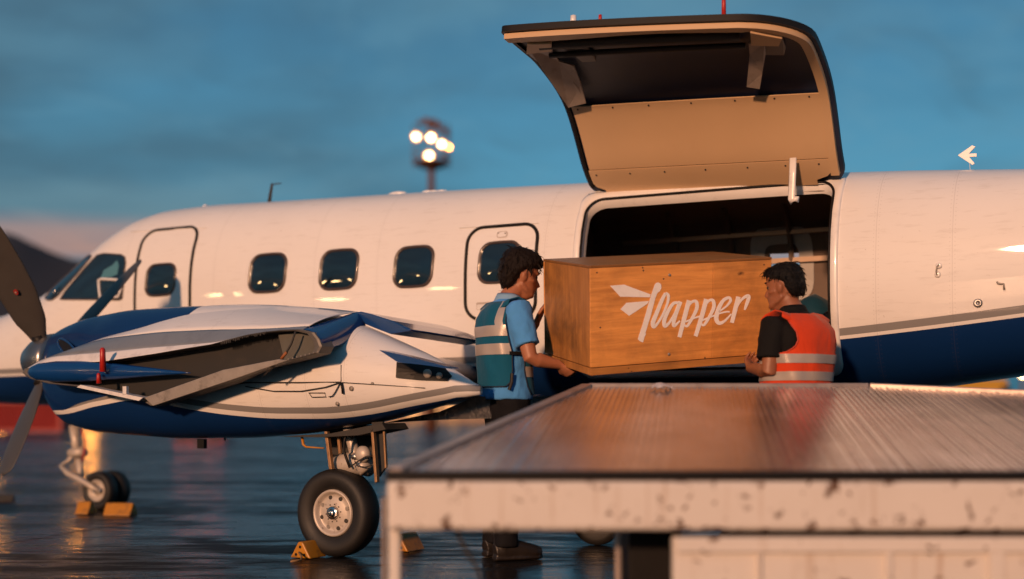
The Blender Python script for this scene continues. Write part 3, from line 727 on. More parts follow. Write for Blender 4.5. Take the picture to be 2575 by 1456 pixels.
# look-up: photo point -> position on the hatch
UU, VV = np.meshgrid(np.linspace(0, 1, 120), np.linspace(0, 1, 120)); PX = np.zeros_like(UU); PY = np.zeros_like(UU)
for i in range(120):
    for j in range(120):
        p = hp(UU[i, j], VV[i, j]); W_ = wg(p.x, -p.y, p.z); PX[i, j] = CX + F * W_.x / W_.y; PY[i, j] = YH - F * (W_.z - CAMZ) / W_.y
def huv(x, y):
    k = np.argmin((PX - x) ** 2 + (PY - y) ** 2); return float(UU.flat[k]), float(VV.flat[k])
def hpoly(name, pts, o0, o1, m, drop=0.0):
    ys_ = [p[1] for p in pts]; dr = [drop * ((p[1] - min(ys_)) / (max(ys_) - min(ys_))) ** 1.3 for p in pts]
    L_ = [huv(*p) for p in pts]; a = [hp(u, v, o0 + d_) for (u, v), d_ in zip(L_, dr)]; b_ = [hp(u, v, o1 + d_) for (u, v), d_ in zip(L_, dr)]; n = len(a)
    o = MB().add(a + b_, [tuple(range(n)), tuple(range(2 * n - 1, n - 1, -1))] + [(k, (k + 1) % n, (k + 1) % n + n, k + n) for k in range(n)]).build(name, m, hatch); return o
M['strap'] = plain('strap_grey', (.36, .30, .26), .5, var=.15, dirt=.3, scale=20)
hpoly('hinge_strap', [(1326, 110), (1388, 106), (1391, 122), (1408, 143), (1446, 152), (1464, 195), (1481, 238), (1437, 249), (1400, 195), (1363, 150), (1330, 126)], .012, .020, M['strap'], .055)
hpoly('hinge_bracket', [(1412, 112), (1470, 106), (1492, 128), (1500, 146), (1466, 150), (1440, 128)], .010, .018, plain('bracket_grey', (.12, .11, .10), .5))
hpoly('hinge_bracket', [(1328, 96), (1388, 92), (1390, 112), (1326, 116)], .02, .045, M['beige'])
hpoly('hinge_strap', [(1886, 92), (1922, 92), (1927, 118), (1921, 158), (1917, 190), (1884, 186), (1883, 150), (1886, 118)], .03, .038, M['strap'], .055)
hpoly('hinge_bracket', [(1924, 88), (1970, 86), (1976, 112), (1972, 128), (1928, 128)], .015, .025, plain('bracket_grey', (.16, .15, .15), .5))
hpoly('hinge_bracket', [(1888, 62), (1930, 66), (1966, 76), (1960, 94), (1890, 92)], .02, .05, M['beige'])
# latch hook hanging over the opening
hl = .66
P = [pl(*(lambda q_: (q_[0], hl, q_[1]))(unl(x, y, hl))) for x, y in ((1994, 397), (1993, 440), (1991, 485), (1990, 500), (1994, 508), (2000, 506), (2001, 494))]
MB().tube(P, [(.022, .006)] * 4 + [(.022, .006)] * 3, 8, sx=(1, 0, 0)).build('latch_hook', M['white'], hatch, True)
def edge_stub(px, py0, py1, r, m, nm):
    u, v = huv(px, py1 + 6); v = min(v, .97); p = hp(u, v, -.055); d = Vector((p.x, p.y, p.z)); W_ = wg(p.x, -p.y, 0); h = (py1 - py0) / F * W_.y
    MB().tube([d - Vector((0, 0, .02)), d + Vector((0, 0, h * .9)), d + Vector((0, 0, h))], [r, r * .85, r * .4], 10).build(nm, m, hatch, True)
edge_stub(1812, -6, 38, .013, M['red'], 'red_stub'); edge_stub(1497, 34, 46, .011, M['red'], 'red_stub'); edge_stub(1428, 38, 52, .02, M['white'], 'roof_stub')

# ---------------------------------------------------------------- engine nacelle
LN = 1.94
def tzl(pts, l): return [unl(x, y, l) for x, y in pts]
ntop = tzl([(137, 852), (152, 832), (220, 801), (330, 779), (470, 770), (650, 766), (780, 772), (850, 790), (970, 842), (1080, 892), (1165, 944), (1218, 984)], LN)
nbot = tzl([(146, 1000), (150, 1040), (168, 1063), (250, 1087), (450, 1103), (650, 1101), (800, 1088), (960, 1062), (1100, 1024), (1190, 996), (1218, 988)], LN)
nt0, nt1 = 1.60, 4.94
NT = np.linspace(nt0, nt1, 60)
nzt = np.interp(NT, [p[0] for p in ntop], [p[1] for p in ntop]); nzb = np.interp(NT, [p[0] for p in nbot], [p[1] for p in nbot])
def smn(a, k=2):
    p = np.pad(a, k, mode='edge'); h = np.hanning(2 * k + 3)[1:-1]; return np.convolve(p, h / h.sum(), 'valid')
nzt, nzb = smn(nzt), smn(nzb); nw = np.interp(NT, [1.60, 1.66, 1.75, 1.95, 2.25, 2.6, 3.4, 4.1, 4.6, 4.94], [.12, .165, .195, .25, .305, .33, .33, .30, .17, .02])
def nlat(t, z):
    a, b_, w_ = float(np.interp(t, NT, nzt)), float(np.interp(t, NT, nzb)), float(np.interp(t, NT, nw)); zc, hz = (a + b_) / 2, (a - b_) / 2
    q_ = min(.995, abs((z - zc) / hz)); return LN + w_ * (1 - q_ ** 2.3) ** (1 / 2.3)
def nsk(x, y, off=0.0):
    l = 2.2
    for _ in range(30):
        t, z = unl(x, y, l); l = .5 * l + .5 * nlat(t, z)
    return Vector(pl(t, l + off, z))
def nline(pts):
    o_ = [nsk(x, y) for x, y in pts]; return [(p.x, p.z) for p in o_]
low = nline([(150, 1042), (250, 1020), (345, 1006), (480, 1030), (600, 1046), (720, 1053), (830, 1053), (920, 1044), (1030, 1023), (1110, 1008), (1170, 998)])
upp = nline([(152, 1032), (200, 1014), (250, 1000), (320, 980), (360, 940), (400, 880), (440, 810)])
lowc = [(-3, low[0][1])] + low + [(13, low[-1][1])]
uppc = [(-3, upp[0][1]), (1.3, upp[0][1])] + upp + [(upp[-1][0] + .4, 2.2), (13, 2.4)]
M['nac'] = paintwork('nacelle_enamel', lowc, uppc, grey=(.030, .066), seams=(3.62, 3.95, 4.2))
nacelle = None
def nac():
    n = 40; rg = []
    for t, a, b_, w_ in zip(NT, nzt, nzb, nw):
        zc, hz = (a + b_) / 2, max(.006, (a - b_) / 2); rr = []
        for j in range(n):
            th = 2 * math.pi * j / n; c, s = math.cos(th), math.sin(th); e_ = 2 / (2.3 if s < 0 else float(np.interp(t, [1.6, 2.1, 3.9, 4.3], [2.2, 1.7, 1.7, 2.2])))
            rr.append(pl(t, LN + w_ * math.copysign(abs(c) ** e_, c), zc + hz * math.copysign(abs(s) ** e_, s)))
        rg.append(rr)
    return MB().loft(rg).build('nacelle', M['nac'], plane, True)
nacelle = nac()
def nwire(name, pts, r, m, off=.01): return MB().tube([nsk(x, y, off) for x, y in pts], r, 6).build(name, m, nacelle, True)
# fittings, hatches and cables on the nacelle flank
nwire('cable', [(575, 965), (640, 962), (760, 962), (860, 961)], .0035, M['dark']); nwire('cable', [(862, 962), (960, 968), (1070, 976)], .0025, M['dark'], .006)
nwire('cable', [(620, 972), (690, 984), (760, 984), (820, 974), (858, 962)], .0035, M['dark'])
nwire('cable', [(858, 962), (846, 985), (838, 996), (829, 998)], .003, M['dark'])
nwire('hanging_strap', [(861, 962), (864, 978), (865, 990)], .007, M['black'], .012)
nwire('panel_gap', [(858, 918), (858, 960)], .0022, M['dark'], .002)
for (x, y, r) in ((884, 977, .014), (937, 964, .008), (849, 1015, .012)):
    p = nsk(x, y, 0); MB().lathe(p, (0, -1, 0), [(-.01, r), (.006, r), (.008, r * .5)], 12, cap=True).build('fastener', M['grim'], nacelle, True)
for pts in ([(778, 988), (818, 988), (821, 998), (786, 999)],):
    P = [nsk(x, y, .006) for x, y in pts]; MB().tube(P + [P[0], P[1]], .0025, 5, cap=False).build('access_flap', M['dark'], nacelle)
# upper cowl intake, spinner and nose light
def intake():
    c = nsk(172, 884, .004); rows = []
    rim = [nsk(172 + 26 * math.cos(a) * .9 + 8 * math.sin(a), 878 + 23 * math.sin(a) + 12 * math.cos(a), .006) for a in (2 * math.pi * k / 24 for k in range(24))]
    MB().tube(rim + rim[:2], .007, 6, cap=False).build('intake_lip', M['navy'], nacelle, True)
    mb = MB(); mb.add(rim, [tuple(range(24))]); mb.build('intake_throat', M['black'], nacelle)
intake()
p = nsk(206, 890, .002); MB().ball(p, (.05, .012, .02), 12, 8).build('vent_bulge', M['alu'], nacelle, True)
p = Vector(pl(1.505, LN + .05, float(nzb[1]) + .02)); pz = unl(150, 1037, LN + .05)
MB().ball(pl(pz[0] - .005, LN + .05, pz[1]), .014, 10, 8).build('nose_lamp', M['steel'], nacelle, True)
MB().box(pl(*(lambda q_: (q_[0], LN, q_[1] - .02))(unl(508, 1108, LN))), (.055, .03, .06)).build('drain_mast', M['black'], nacelle)
MB().tube([pl(*(lambda q_: (q_[0], LN, q_[1]))(unl(565, 1100, LN))), pl(*(lambda q_: (q_[0], LN, q_[1]))(unl(566, 1108, LN)))], .006, 6).build('drain_pipe', M['black'], nacelle)

# propeller
HUBT = 1.55
hz_ = unl(135, 906, LN)[1]
prop = bpy.data.objects.new('propeller', None); link(prop, plane)
MB().lathe(pl(HUBT - .25, LN, hz_), (1, 0, 0), [(0, .012), (.03, .055), (.08, .105), (.16, .150), (.24, .178), (.33, .185), (.36, .16)], 32, cap=True).build('spinner', plain('spinner_metal', (.20, .20, .205), .26, metal=.8, var=.2, dirt=.3), prop, True)
M['bladem'] = M['bladep']
def blade(tip, width, twist, ln_max=None, dark=False):
    hub = Vector(pl(HUBT, LN, hz_))
    d = (Vector((HUBT, tip[0], tip[1])) - Vector((HUBT, hub.y, hub.z))); ln = d.length; d.normalize()
    ax = Vector((1, 0, 0)); sd = d.cross(ax)
    rg = []; n = 16
    for k in range(25):
        s = k / 24; r_ = .13 + (ln - .13) * s
        wv = width * float(np.interp(s, [0, .06, .18, .40, .60, .80, .93, .98, 1], [.30, .42, .78, 1.0, .97, .84, .66, .46, .06]))
        th = float(np.interp(s, [0, .1, .4, 1], [.055, .045, .026, .010])) * .5
        tw = R(twist + 14 * (1 - s)); c = ax * math.cos(tw) + sd * math.sin(tw); nn = d.cross(c)
        rg.append([hub + d * r_ + c * (wv / 2 * math.cos(2 * math.pi * j / n)) + nn * (th * math.sin(2 * math.pi * j / n)) for j in range(n)])
    b = MB().loft(rg).build('blade', M['bladem'], prop, True)
    MB().tube([hub + d * .10, hub + d * .20], [.05, .042], 14).build('blade_root', M['black'], prop, True)
    return hub, d, ln, ax, sd
def tip_at(x, y):   # tip in the plane of the disc
    l, z = l_on(x, y, HUBT); return (-l, z)
for (x, y, wd, tw) in ((-62, 520, .30, 8), (354, 653, .15, -7), (8, 1196, .24, 8)):
    hub, d, ln, ax, sd = blade(tip_at(x, y), wd, tw)
    # de-icing boot and maker's roundel on the face towards the camera
    side = Vector((0, -1, 0))
    for (s0, nm, rr, m) in ((.36, 'roundel', .017, 'rnd'),):
        pass
M['rnd'] = plain('roundel_red', (.30, .02, .015), .5)
hub = Vector(pl(HUBT, LN, hz_)); tp = tip_at(-62, 520); d = (Vector((HUBT, tp[0], tp[1])) - hub); ln = d.length; d.normalize(); sd = d.cross(Vector((1, 0, 0)))
if sd.y > 0: sd = -sd
for (s0, dx) in ((.40, .02),):
    c = hub + d * (.13 + (ln - .13) * s0) + Vector((dx, 0, 0)); c = c + sd * .020
    MB().lathe(c, sd, [(-.004, .020), (.003, .020), (.0035, .013)], 18, cap=True).build('roundel', M['rnd'], prop)
    MB().tube([c + sd * .0045 - d * .010, c + sd * .0045 + d * .010], .002, 5).build('roundel_mark', M['decal'], prop); MB().tube([c + sd * .0045 + Vector((-.010, 0, 0)), c + sd * .0045 + Vector((.010, 0, 0))], .002, 5).build('roundel_mark', M['decal'], prop)
rg = []
for k in range(8):
    s0 = .20 + .17 * k / 7; r_ = .13 + (ln - .13) * s0; x_ = -.13 * float(np.interp(s0, [.06, .18, .4], [.5, .85, 1.0])) - .006
    c = hub + d * r_ + sd * .012; rg.append([c + Vector((x_, 0, 0)), c + Vector((x_ + .035, 0, 0)) + sd * .008, c + Vector((x_ + .035, 0, 0)) - sd * .03, c + Vector((x_, 0, 0)) - sd * .03])
MB().loft(rg).build('de_icing_boot', M['black'], prop)

# ---------------------------------------------------------------- wing stub with the open joint where the outer panel is off
LC = 2.43
up_px = [(60, 938), (66, 927), (100, 921), (158, 916), (263, 909), (395, 889), (470, 876), (534, 866), (575, 855), (620, 843), (680, 833), (720, 829), (759, 828), (793, 836), (806, 853), (813, 871)]
lo_px = [(804, 888), (759, 900), (661, 924), (575, 962), (480, 992), (384, 1021), (352, 1003), (270, 985), (195, 972), (126, 965), (80, 952)]
U = [unl(x, y, LC) for x, y in up_px]; Lw = [unl(x, y, LC) for x, y in lo_px]
wing = bpy.data.objects.new('wing_stub', None); link(wing, plane); wing['label'] = 'open wing joint with bare ribbed edge outboard of the engine'
M['wtop'] = paintwork('wing_enamel', [(-3, -.5 + .6), (13, .1)], None, grey=(9, 9.1), seams=(2.6, 3.3))
M['wgrey'] = plain('wing_grey_band', (.20, .215, .235), .35, var=.1, dirt=.35, coat=.2)
M['wred'] = plain('wing_white_edge', (.72, .70, .69), .35, var=.06, dirt=.4, scale=10)
_u0 = np.array([(66, 927), (100, 921), (158, 916), (263, 909), (330, 899), (395, 889), (470, 876), (534, 866), (575, 855), (620, 843), (680, 833), (720, 829), (762, 828)], float)
_u1 = np.array([(104, 905, 2.37), (140, 891, 2.33), (200, 870, 2.26), (285, 840, 2.14), (375, 807, 2.04), (468, 772, 1.96), (545, 767, 1.94), (612, 765.5, 1.94), (665, 766, 1.94), (715, 768, 1.94), (785, 772.5, 1.94), (850, 778, 1.93), (903, 784, 1.92)], float)
def _dense(a, n=60, k=5):
    q_ = np.linspace(0, len(a) - 1, n); o_ = []
    for c in range(a.shape[1]):
        v = np.interp(q_, np.arange(len(a)), a[:, c]); p = np.concatenate([2 * v[0] - v[k:0:-1], v, 2 * v[-1] - v[-2:-k - 2:-1]]); h = np.hanning(2 * k + 3)[1:-1]; o_.append(np.convolve(p, h / h.sum(), 'valid'))
    return np.stack(o_, 1)
UD0, UD1 = _dense(_u0), _dense(_u1); UPP = list(range(60))
def skinpt(i, s):
    a = unl(UD0[i][0], UD0[i][1], LC); l1 = float(UD1[i][2]); b_ = unl(UD1[i][0], UD1[i][1], l1); p = Vector(pl(a[0], LC, a[1])).lerp(Vector(pl(b_[0], l1, b_[1])), s)
    k_ = math.sin(math.pi * s) * min(1, i / 12); return p + Vector((0, -.034 * k_, .016 * k_))
def band(name, s0, s1, m):
    """strip of upper skin between the joint edge (0) and the ridge over the nacelle (1)"""
    n_ = len(UPP); rows = []
    for q_ in np.linspace(0, 1, 9):
        rows.append([skinpt(i, s0[i] + (s1[i] - s0[i]) * q_) for i in range(n_)])
    o = MB().loft(rows, cap=False, closed=False).build(name, m, wing, True); so = o.modifiers.new('s', 'SOLIDIFY'); so.thickness = .004; so.offset = -1; return o
def s_where(line):      # where each rib of the skin crosses a painted line
    lx, ly = [p[0] for p in line], [p[1] for p in line]; out = []
    for i in range(60):
        best, bs = 1e9, 0
        for s in np.linspace(0, 1, 61):
            p = skinpt(i, s); W_ = wg(p.x, -p.y, p.z); x, y = CX + F * W_.x / W_.y, YH - F * (W_.z - CAMZ) / W_.y; e_ = abs(y - np.interp(x, lx, ly))
            if e_ < best: best, bs = e_, s
        out.append(bs)
    out = np.array(out); k = 3; p = np.pad(out, k, mode='edge'); h = np.hanning(2 * k + 3)[1:-1]; return np.clip(np.convolve(p, h / h.sum(), 'valid'), 0, 1)
g0 = s_where([(60, 915), (131, 897), (263, 884), (395, 872), (500, 864), (560, 858), (620, 843), (680, 833), (760, 828), (900, 800)]); g1 = s_where([(60, 905), (129, 886), (254, 853), (330, 843), (395, 836), (513, 829), (658, 827), (740, 822), (800, 818), (900, 796)]); g1 = np.maximum(g1, g0 + .02)
z0_, z1_ = np.zeros(60), np.ones(60)
band('edge_skin', z0_, g0, M['wred']); band('grey_skin', g0, np.minimum(g1, 1), M['wgrey']); band('upper_skin', np.minimum(g1, .999), z1_, M['wtop'])
# joint flange: rim all round the opening, hollow behind
LOOP = U + Lw
ct_ = (sum(p[0] for p in LOOP) / len(LOOP), sum(p[1] for p in LOOP) / len(LOOP))
def inset(k, dz=0): return [(ct_[0] + (t - ct_[0]) * k, ct_[1] + (z - ct_[1]) * k) for t, z in LOOP]
rows = [[pl(t, l_, z) for t, z in L_] for L_, l_ in ((LOOP, LC - .10), (LOOP, LC + .012), (inset(.985), LC + .016), (inset(.955), LC + .012), (inset(.95), LC - .10))]
MB().loft(rows, cap=False).build('joint_flange', plain('joint_flange_metal', (.13, .12, .11), .5, metal=.3, var=.3, dirt=.6, scale=14), wing)
M['cav'] = plain('wing_joint_painted_shade', (.013, .012, .011), .65, var=.35, dirt=.55, scale=6)  # near-black: shade of a deeper hollow put into the colour, with dirt
n = len(LOOP); MB().add([pl(t, LC - .095, z) for t, z in inset(.955)], [tuple(range(n))]).build('rib_wall', M['cav'], wing)
P0 = [unl(x, y, LC - .05) for x, y in ((700, 842), (730, 838), (765, 838), (796, 848), (808, 868), (800, 886), (760, 895), (715, 906))]
MB().prism([pl(t, LC - .05, z) for t, z in P0], (0, .02, 0)).build('closing_rib', plain('closing_rib_primer', (.085, .083, .070), .6, var=.25, dirt=.5, scale=9), wing)
# torn sealant teeth along the upper edge, two rows of fasteners along the lower edge
rnd = random.Random(5)
for k in range(26):
    s = k / 25; x = 556 + (668 - 556) * s; y = np.interp(x, [p[0] for p in up_px[:13]], [p[1] for p in up_px[:13]]); t, z = unl(x, y, LC + .02); h = rnd.uniform(.006, .020)
    MB().prism([pl(t - .006, LC + .02, z + .003), pl(t + .006, LC + .02, z + .003), pl(t + .003, LC + .02, z - h), pl(t - .003, LC + .02, z - h * .8)], (0, .006, 0)).build('sealant_tooth', M['dark'], wing)
for k in range(40):
    s = k / 39; x = 384 + (800 - 384) * s; y = np.interp(x, [384, 480, 575, 661, 759, 804], [1021, 992, 962, 924, 900, 888]) - 3; t, z = unl(x, y, LC + .016)
    MB().lathe(pl(t, LC + .012, z + .004), (0, -1, 0), [(0, .006), (.006, .005), (.008, .002)], 6, cap=True).build('bolt', M['grim'], wing)
# lower skin lip seen as a long pale plank
P0 = [unl(x, y, LC + .05) for x, y in ((362, 1000), (384, 1021), (575, 958), (725, 906), (700, 903), (560, 930))]
mb = MB(); A = [pl(t, LC + .05, z) for t, z in P0]
mb.prism(A, (0, .05, 0)); o = mb.build('lower_skin_lip', M['grim'], wing); bevel(o, .004)
P0 = [unl(x, y, LC + .06) for x, y in ((352, 1008), (362, 1000), (205, 968), (196, 974))]
o = MB().prism([pl(t, LC + .07, z) for t, z in P0], (0, .09, 0)).build('lower_skin_lip', M['wred'], wing)
MB().box(pl(*(lambda q_: (q_[0], LC + .06, q_[1]))(unl(316, 982, LC + .06))), (.03, .02, .05)).build('lug', M['wred'], wing)
# blue leading-edge spindle with the red stub standing on it
def spindle():
    l_ = LC + .02; a = unl(60, 936, l_); e_ = unl(474, 938, l_); rg = []; n = 18
    for k in range(26):
        s = k / 25; t = a[0] + (e_[0] - a[0]) * s; z = a[1] + (e_[1] - a[1]) * s; h = float(np.interp(s, [0, .02, .08, .2, .35, .6, .85, 1], [.004, .03, .055, .068, .066, .046, .018, .002]))
        rg.append([pl(t, l_ - .02 + h * .75 * math.cos(2 * math.pi * j / n), z + .008 * math.sin(s * 3) + h * math.sin(2 * math.pi * j / n)) for j in range(n)])
    return MB().loft(rg).build('leading_edge_fairing', M['navy'], wing, True)
spindle()
def stub(x, y0, y1, r, l_):
    a = unl(x, y1, l_); b_ = unl(x - 1, y0, l_)
    MB().tube([pl(a[0], l_, a[1]), pl(b_[0], l_, b_[1] - .012), pl(b_[0], l_, b_[1])], [r * 1.1, r * .9, r * .5], 10).build('red_stub', M['red'], wing, True)
stub(259, 874, 935, .018, LC + .075); stub(249, 938, 964, .014, LC + .075)
# cable hanging across the joint
Pc = [unl(x, y, LC + .03) for x, y in ((743, 834), (732, 866), (716, 893), (692, 918), (664, 944))]
MB().tube([pl(t, LC + .03, z) for t, z in Pc], .006, 6).build('cable', M['dark'], wing, True)
Pc = [unl(x, y, LC + .03) for x, y in ((722, 886), (716, 893), (709, 902))]
MB().tube([pl(t, LC + .034, z) for t, z in Pc], .009, 6).build('cable_sleeve', plain('sleeve_orange', (.30, .10, .03), .6), wing, True)
# blue rear spar cover and flap
A = [unl(x, y, LC) for x, y in ((757, 827), (776, 829), (794, 836), (806, 850), (813, 866), (808, 886))]; B = [unl(x, y, 1.92) for x, y in ((900, 782), (908, 785), (915, 793), (920, 808), (923, 832), (919, 848))]
rg = []
for s_ in np.linspace(0, 1, 10):
    rg.append([Vector(pl(a[0], LC + .004, a[1])).lerp(Vector(pl(b_[0], 1.92, b_[1])), s_) for a, b_ in zip(A, B)])
rear = MB().loft(rg, cap=False, closed=False).build('rear_spar_cover', M['navy'], wing, True); so = rear.modifiers.new('s', 'SOLIDIFY'); so.thickness = .006; so.offset = -1; sb = rear.modifiers.new('ss', 'SUBSURF'); sb.levels = 2; sb.render_levels = 2
A = [unl(x, y, 1.95) for x, y in ((896, 786), (906, 783), (935, 790), (985, 806), (1033, 828), (1030, 832), (982, 840), (950, 828), (918, 815))]
o = MB().prism([pl(t, 1.95, z) for t, z in A], (0, .9, -.02)).build('flap', M['navy'], wing); bevel(o, .006)
A = [unl(x, y, 1.6) for x, y in ((960, 880), (1000, 893), (1122, 922), (1170, 945), (1100, 930), (1000, 912))]
o = MB().prism([pl(t, 2.33, z) for t, z in [unl(x, y, 2.33) for x, y in ((953, 880), (1010, 892), (1122, 921), (1128, 927), (1060, 917), (1000, 911))]], (0, .12, .0)).build('exhaust_shroud', M['navy'], wing)
# exhaust bay's dark hollow painted as a flat black patch on the flank
def exhaust():
    q = densify([(1000, 911), (1060, 916), (1122, 925), (1140, 946), (1128, 958), (1060, 956), (998, 950)], 12); c = (1065, 936); n = len(q)
    rows = [[nsk(c[0] + (x - c[0]) * s, c[1] + (y - c[1]) * s, .012) for x, y in q] for s in (1, .75, .5, .25, .05)]
    mb = MB().loft(rows, cap=False); mb.f.append(tuple(4 * n + j for j in range(n))); mb.i.append(0); mb.build('exhaust_bay_patch', M['black'], nacelle)
    for (x, y, r) in ((1078, 940, .030), (1108, 945, .022)):
        p = nsk(x, y, .016); MB().ball(p, (r, .012, r * .9), 12, 8).build('exhaust_fitting', M['grim'], nacelle, True)
exhaust()
# wing carry-through from nacelle to fuselage (inboard of the engine)
rg = []
for l_, dz, sc_ in ((1.9, 0, 1), (1.2, -.05, 1.05), (.5, -.10, 1.1)):
    rg.append([pl(ct_[0] + .6 + (t - ct_[0] - .6) * sc_ * .8, l_, z + dz - .02) for t, z in LOOP])
MB().loft(rg).build('inner_wing', M['white'], plane, True)
# wet inboard flap underside below the nacelle tail
A = [unl(x, y, 1.7) for x, y in ((968, 1064), (1100, 1056), (1240, 1052), (1240, 1000), (1205, 995), (1110, 1035))]
M['wetd'] = plain('wet_dark_underside', (.03, .024, .02), .18, var=.4, bmp=.8, bscale=120, coat=.6)
MB().prism([pl(t, 1.72, z) for t, z in A], (0, .8, .02)).build('inboard_flap', M['wetd'], plane)

# ---------------------------------------------------------------- undercarriage
def tyre(parent, c, ax, r, wd, rim, mrim, n=48):
    ax = Vector(ax).normalized(); h = wd / 2
    MB().lathe(c, ax, [(-h * .62, rim * 1.0), (-h * .85, rim * 1.12), (-h, r * .80), (-h * .93, r * .91), (-h * .68, r * .975), (-h * .3, r), (h * .3, r), (h * .68, r * .975), (h * .93, r * .91), (h, r * .80), (h * .85, rim * 1.12), (h * .62, rim * 1.0)], n).build('tyre', M['rubber'], parent, True)
    return ax
def main_wheel(l_, t_, r=.262):
    gear = bpy.data.objects.new('main_gear', None); link(gear, plane)
    c = Vector(pl(t_, l_, r)); ax = tyre(gear, c, (0, -1, 0), r, .175, .142, None)
    rimm = M['rim']
    MB().lathe(c, ax, [(-.07, .14), (.048, .142), (.062, .138), (.066, .128), (.050, .120), (.040, .112), (.034, .106), (.040, .085), (.046, .055), (.048, .038)], 48, cap=True).build('rim', rimm, gear, True)
    MB().lathe(c, ax, [(.044, .042), (.062, .040), (.068, .034), (.066, .026), (.078, .022), (.082, .010)], 24, cap=True).build('hub_cap', M['steel'], gear, True)
    u = ax.orthogonal().normalized(); v = ax.cross(u)
    for k in range(8):
        a = 2 * math.pi * k / 8 + .3; p = c + ax * .0365 + (u * math.cos(a) + v * math.sin(a)) * .094
        MB().lathe(p, ax, [(0, .013), (.004, .013), (.0045, .009)], 10, cap=True).build('rim_hole' if k % 3 else 'rim_plug', M['dark'] if k % 3 else M['grim'], gear)
    for k in range(10):
        a = 2 * math.pi * k / 10; p = c + ax * .046 + (u * math.cos(a) + v * math.sin(a)) * .052
        MB().lathe(p, ax, [(0, .004), (.005, .004)], 6, cap=True).build('bolt', M['dark'], gear)
    return gear
def rimmat():
    m, t, b = newmat('wheel_rim_paint'); c = objco(t); n = noi(t, c, 14, 6, .65)
    col = mix(t, n, (.42, .36, .30), (.62, .56, .50)); col = mix(t, ramp(t, noi(t, c, 30, 6, .7), [(.58, 0), (.75, 1)]), col, (.12, .06, .03))
    t.links.new(col, b.inputs['Base Color']); b.inputs['Roughness'].default_value = .45; b.inputs['Metallic'].default_value = .2; return m
M['rim'] = rimmat()
MT = unl(858, 1390, 1.94)[0]
mg = main_wheel(1.97, MT)
main_wheel(-1.97, MT)
M['rustm'] = plain('rusty_gear_edge', (.36, .20, .09), .45, metal=.3, var=.4, dirt=.6, scale=25)
def gpoly(name, pts, l_, th, m, par): 
    o = MB().prism([pl(t, l_, z) for t, z in [unl(x, y, l_) for x, y in pts]], (0, th, 0)).build(name, m, par); return bevel(o, .002)
gpoly('gear_door_edge', [(815, 1085), (822, 1085), (834, 1180), (827, 1180)], 2.06, .03, M['rustm'], mg)
gpoly('gear_door', [(934, 1062), (962, 1060), (969, 1175), (952, 1200)], 2.02, .02, M['dark'], mg)
gpoly('gear_door_edge', [(932, 1080), (938, 1078), (948, 1212), (942, 1214)], 2.08, .03, M['rustm'], mg)
gpoly('gear_door_edge', [(962, 1078), (966, 1078), (971, 1176), (967, 1178)], 2.05, .02, M['rustm'], mg)
gpoly('gear_bay_back', [(818, 1075), (940, 1068), (944, 1190), (830, 1190)], 1.78, .02, M['dark'], mg)
gpoly('gear_bay_edge', [(846, 1094), (852, 1094), (856, 1140), (851, 1142)], 2.0, .02, M['rustm'], mg)
def gtube(name, pts, l_, r, m, par): return MB().tube([pl(t, l_, z) for t, z in [unl(x, y, l_) for x, y in pts]], r, 12).build(name, m, par, True)
gtube('oleo_strut', [(874, 1075), (884, 1110), (896, 1150), (905, 1180)], 1.92, [.03, .032, .036, .036], M['grimw'] if 'grimw' in M else M['rim'], mg)
gtube('axle_housing', [(840, 1175), (870, 1165), (910, 1165), (935, 1180)], 1.94, [.055, .065, .07, .05], M['rim'], mg)
MB().ball(pl(*(lambda q_: (q_[0], 2.03, q_[1]))(unl(913, 1142, 2.03))), (.050, .035, .050), 16, 10).build('brake_drum', M['rim'], mg, True)
gtube('brake_drum', [(905, 1160), (922, 1185)], 2.0, [.042, .046], M['rim'], mg)
gtube('brake_hose', [(872, 1085), (866, 1110), (865, 1135), (872, 1155), (880, 1176)], 2.04, .0085, M['black'], mg)
gtube('brake_hose', [(878, 1176), (900, 1160), (920, 1148), (935, 1146)], 2.07, .004, M['dark'], mg)
gtube('brake_hose', [(892, 1160), (900, 1172), (918, 1175), (935, 1170)], 2.07, .004, M['dark'], mg)
gtube('hose_fitting', [(886, 1150), (893, 1146), (897, 1155)], 2.03, .016, M['alu'], mg)
gtube('door_hinge_rod', [(759, 1095), (763, 1118), (770, 1124), (815, 1127)], 2.02, [.008, .009, .006, .004], M['yellow'], mg)
gpoly('gear_fairing', [(700, 1098), (830, 1090), (960, 1064), (970, 1080), (900, 1095), (800, 1100)], 2.08, .25, M['dark'], mg)

ng = bpy.data.objects.new('nose_gear', None); link(ng, plane)
NR = .172
nc = unl(247, 1231, .10)
for l_ in (.075, -.075):
    c = Vector(pl(nc[0], l_, NR)); ax = tyre(ng, c, (0, -1, 0), NR, .12, .098, None, 40)
    MB().lathe(c, ax, [(-.05, .097), (.04, .098), (.050, .095), (.052, .086), (.034, .080), (.026, .072), (.026, .040), (.04, .034), (.045, .018)], 40, cap=True).build('rim', M['rim'], ng, True)
gtube('strut', [(188, 1070), (192, 1110), (195, 1150)], .02, [.052, .046, .040], M['rim'], ng)
gtube('strut_collar', [(178, 1140), (212, 1136)], .05, [.045, .045], M['rim'], ng)
gtube('strut_piston', [(199, 1150), (202, 1185), (204, 1205)], .0, [.03, .028, .028], M['rim'], ng)
gtube('torque_link', [(182, 1148), (170, 1160), (152, 1172)], .06, [.02, .016, .016], M['rim'], ng)
gtube('torque_link', [(152, 1172), (170, 1190), (200, 1205), (222, 1218), (248, 1234)], .15, [.014, .024, .028, .026, .022], M['rim'], ng)
gtube('axle', [(236, 1228), (258, 1236)], .13, [.02, .02], M['steel'], ng)
gtube('strut_hose', [(205, 1080), (214, 1110), (212, 1140), (206, 1160)], .07, .008, M['red'], ng)
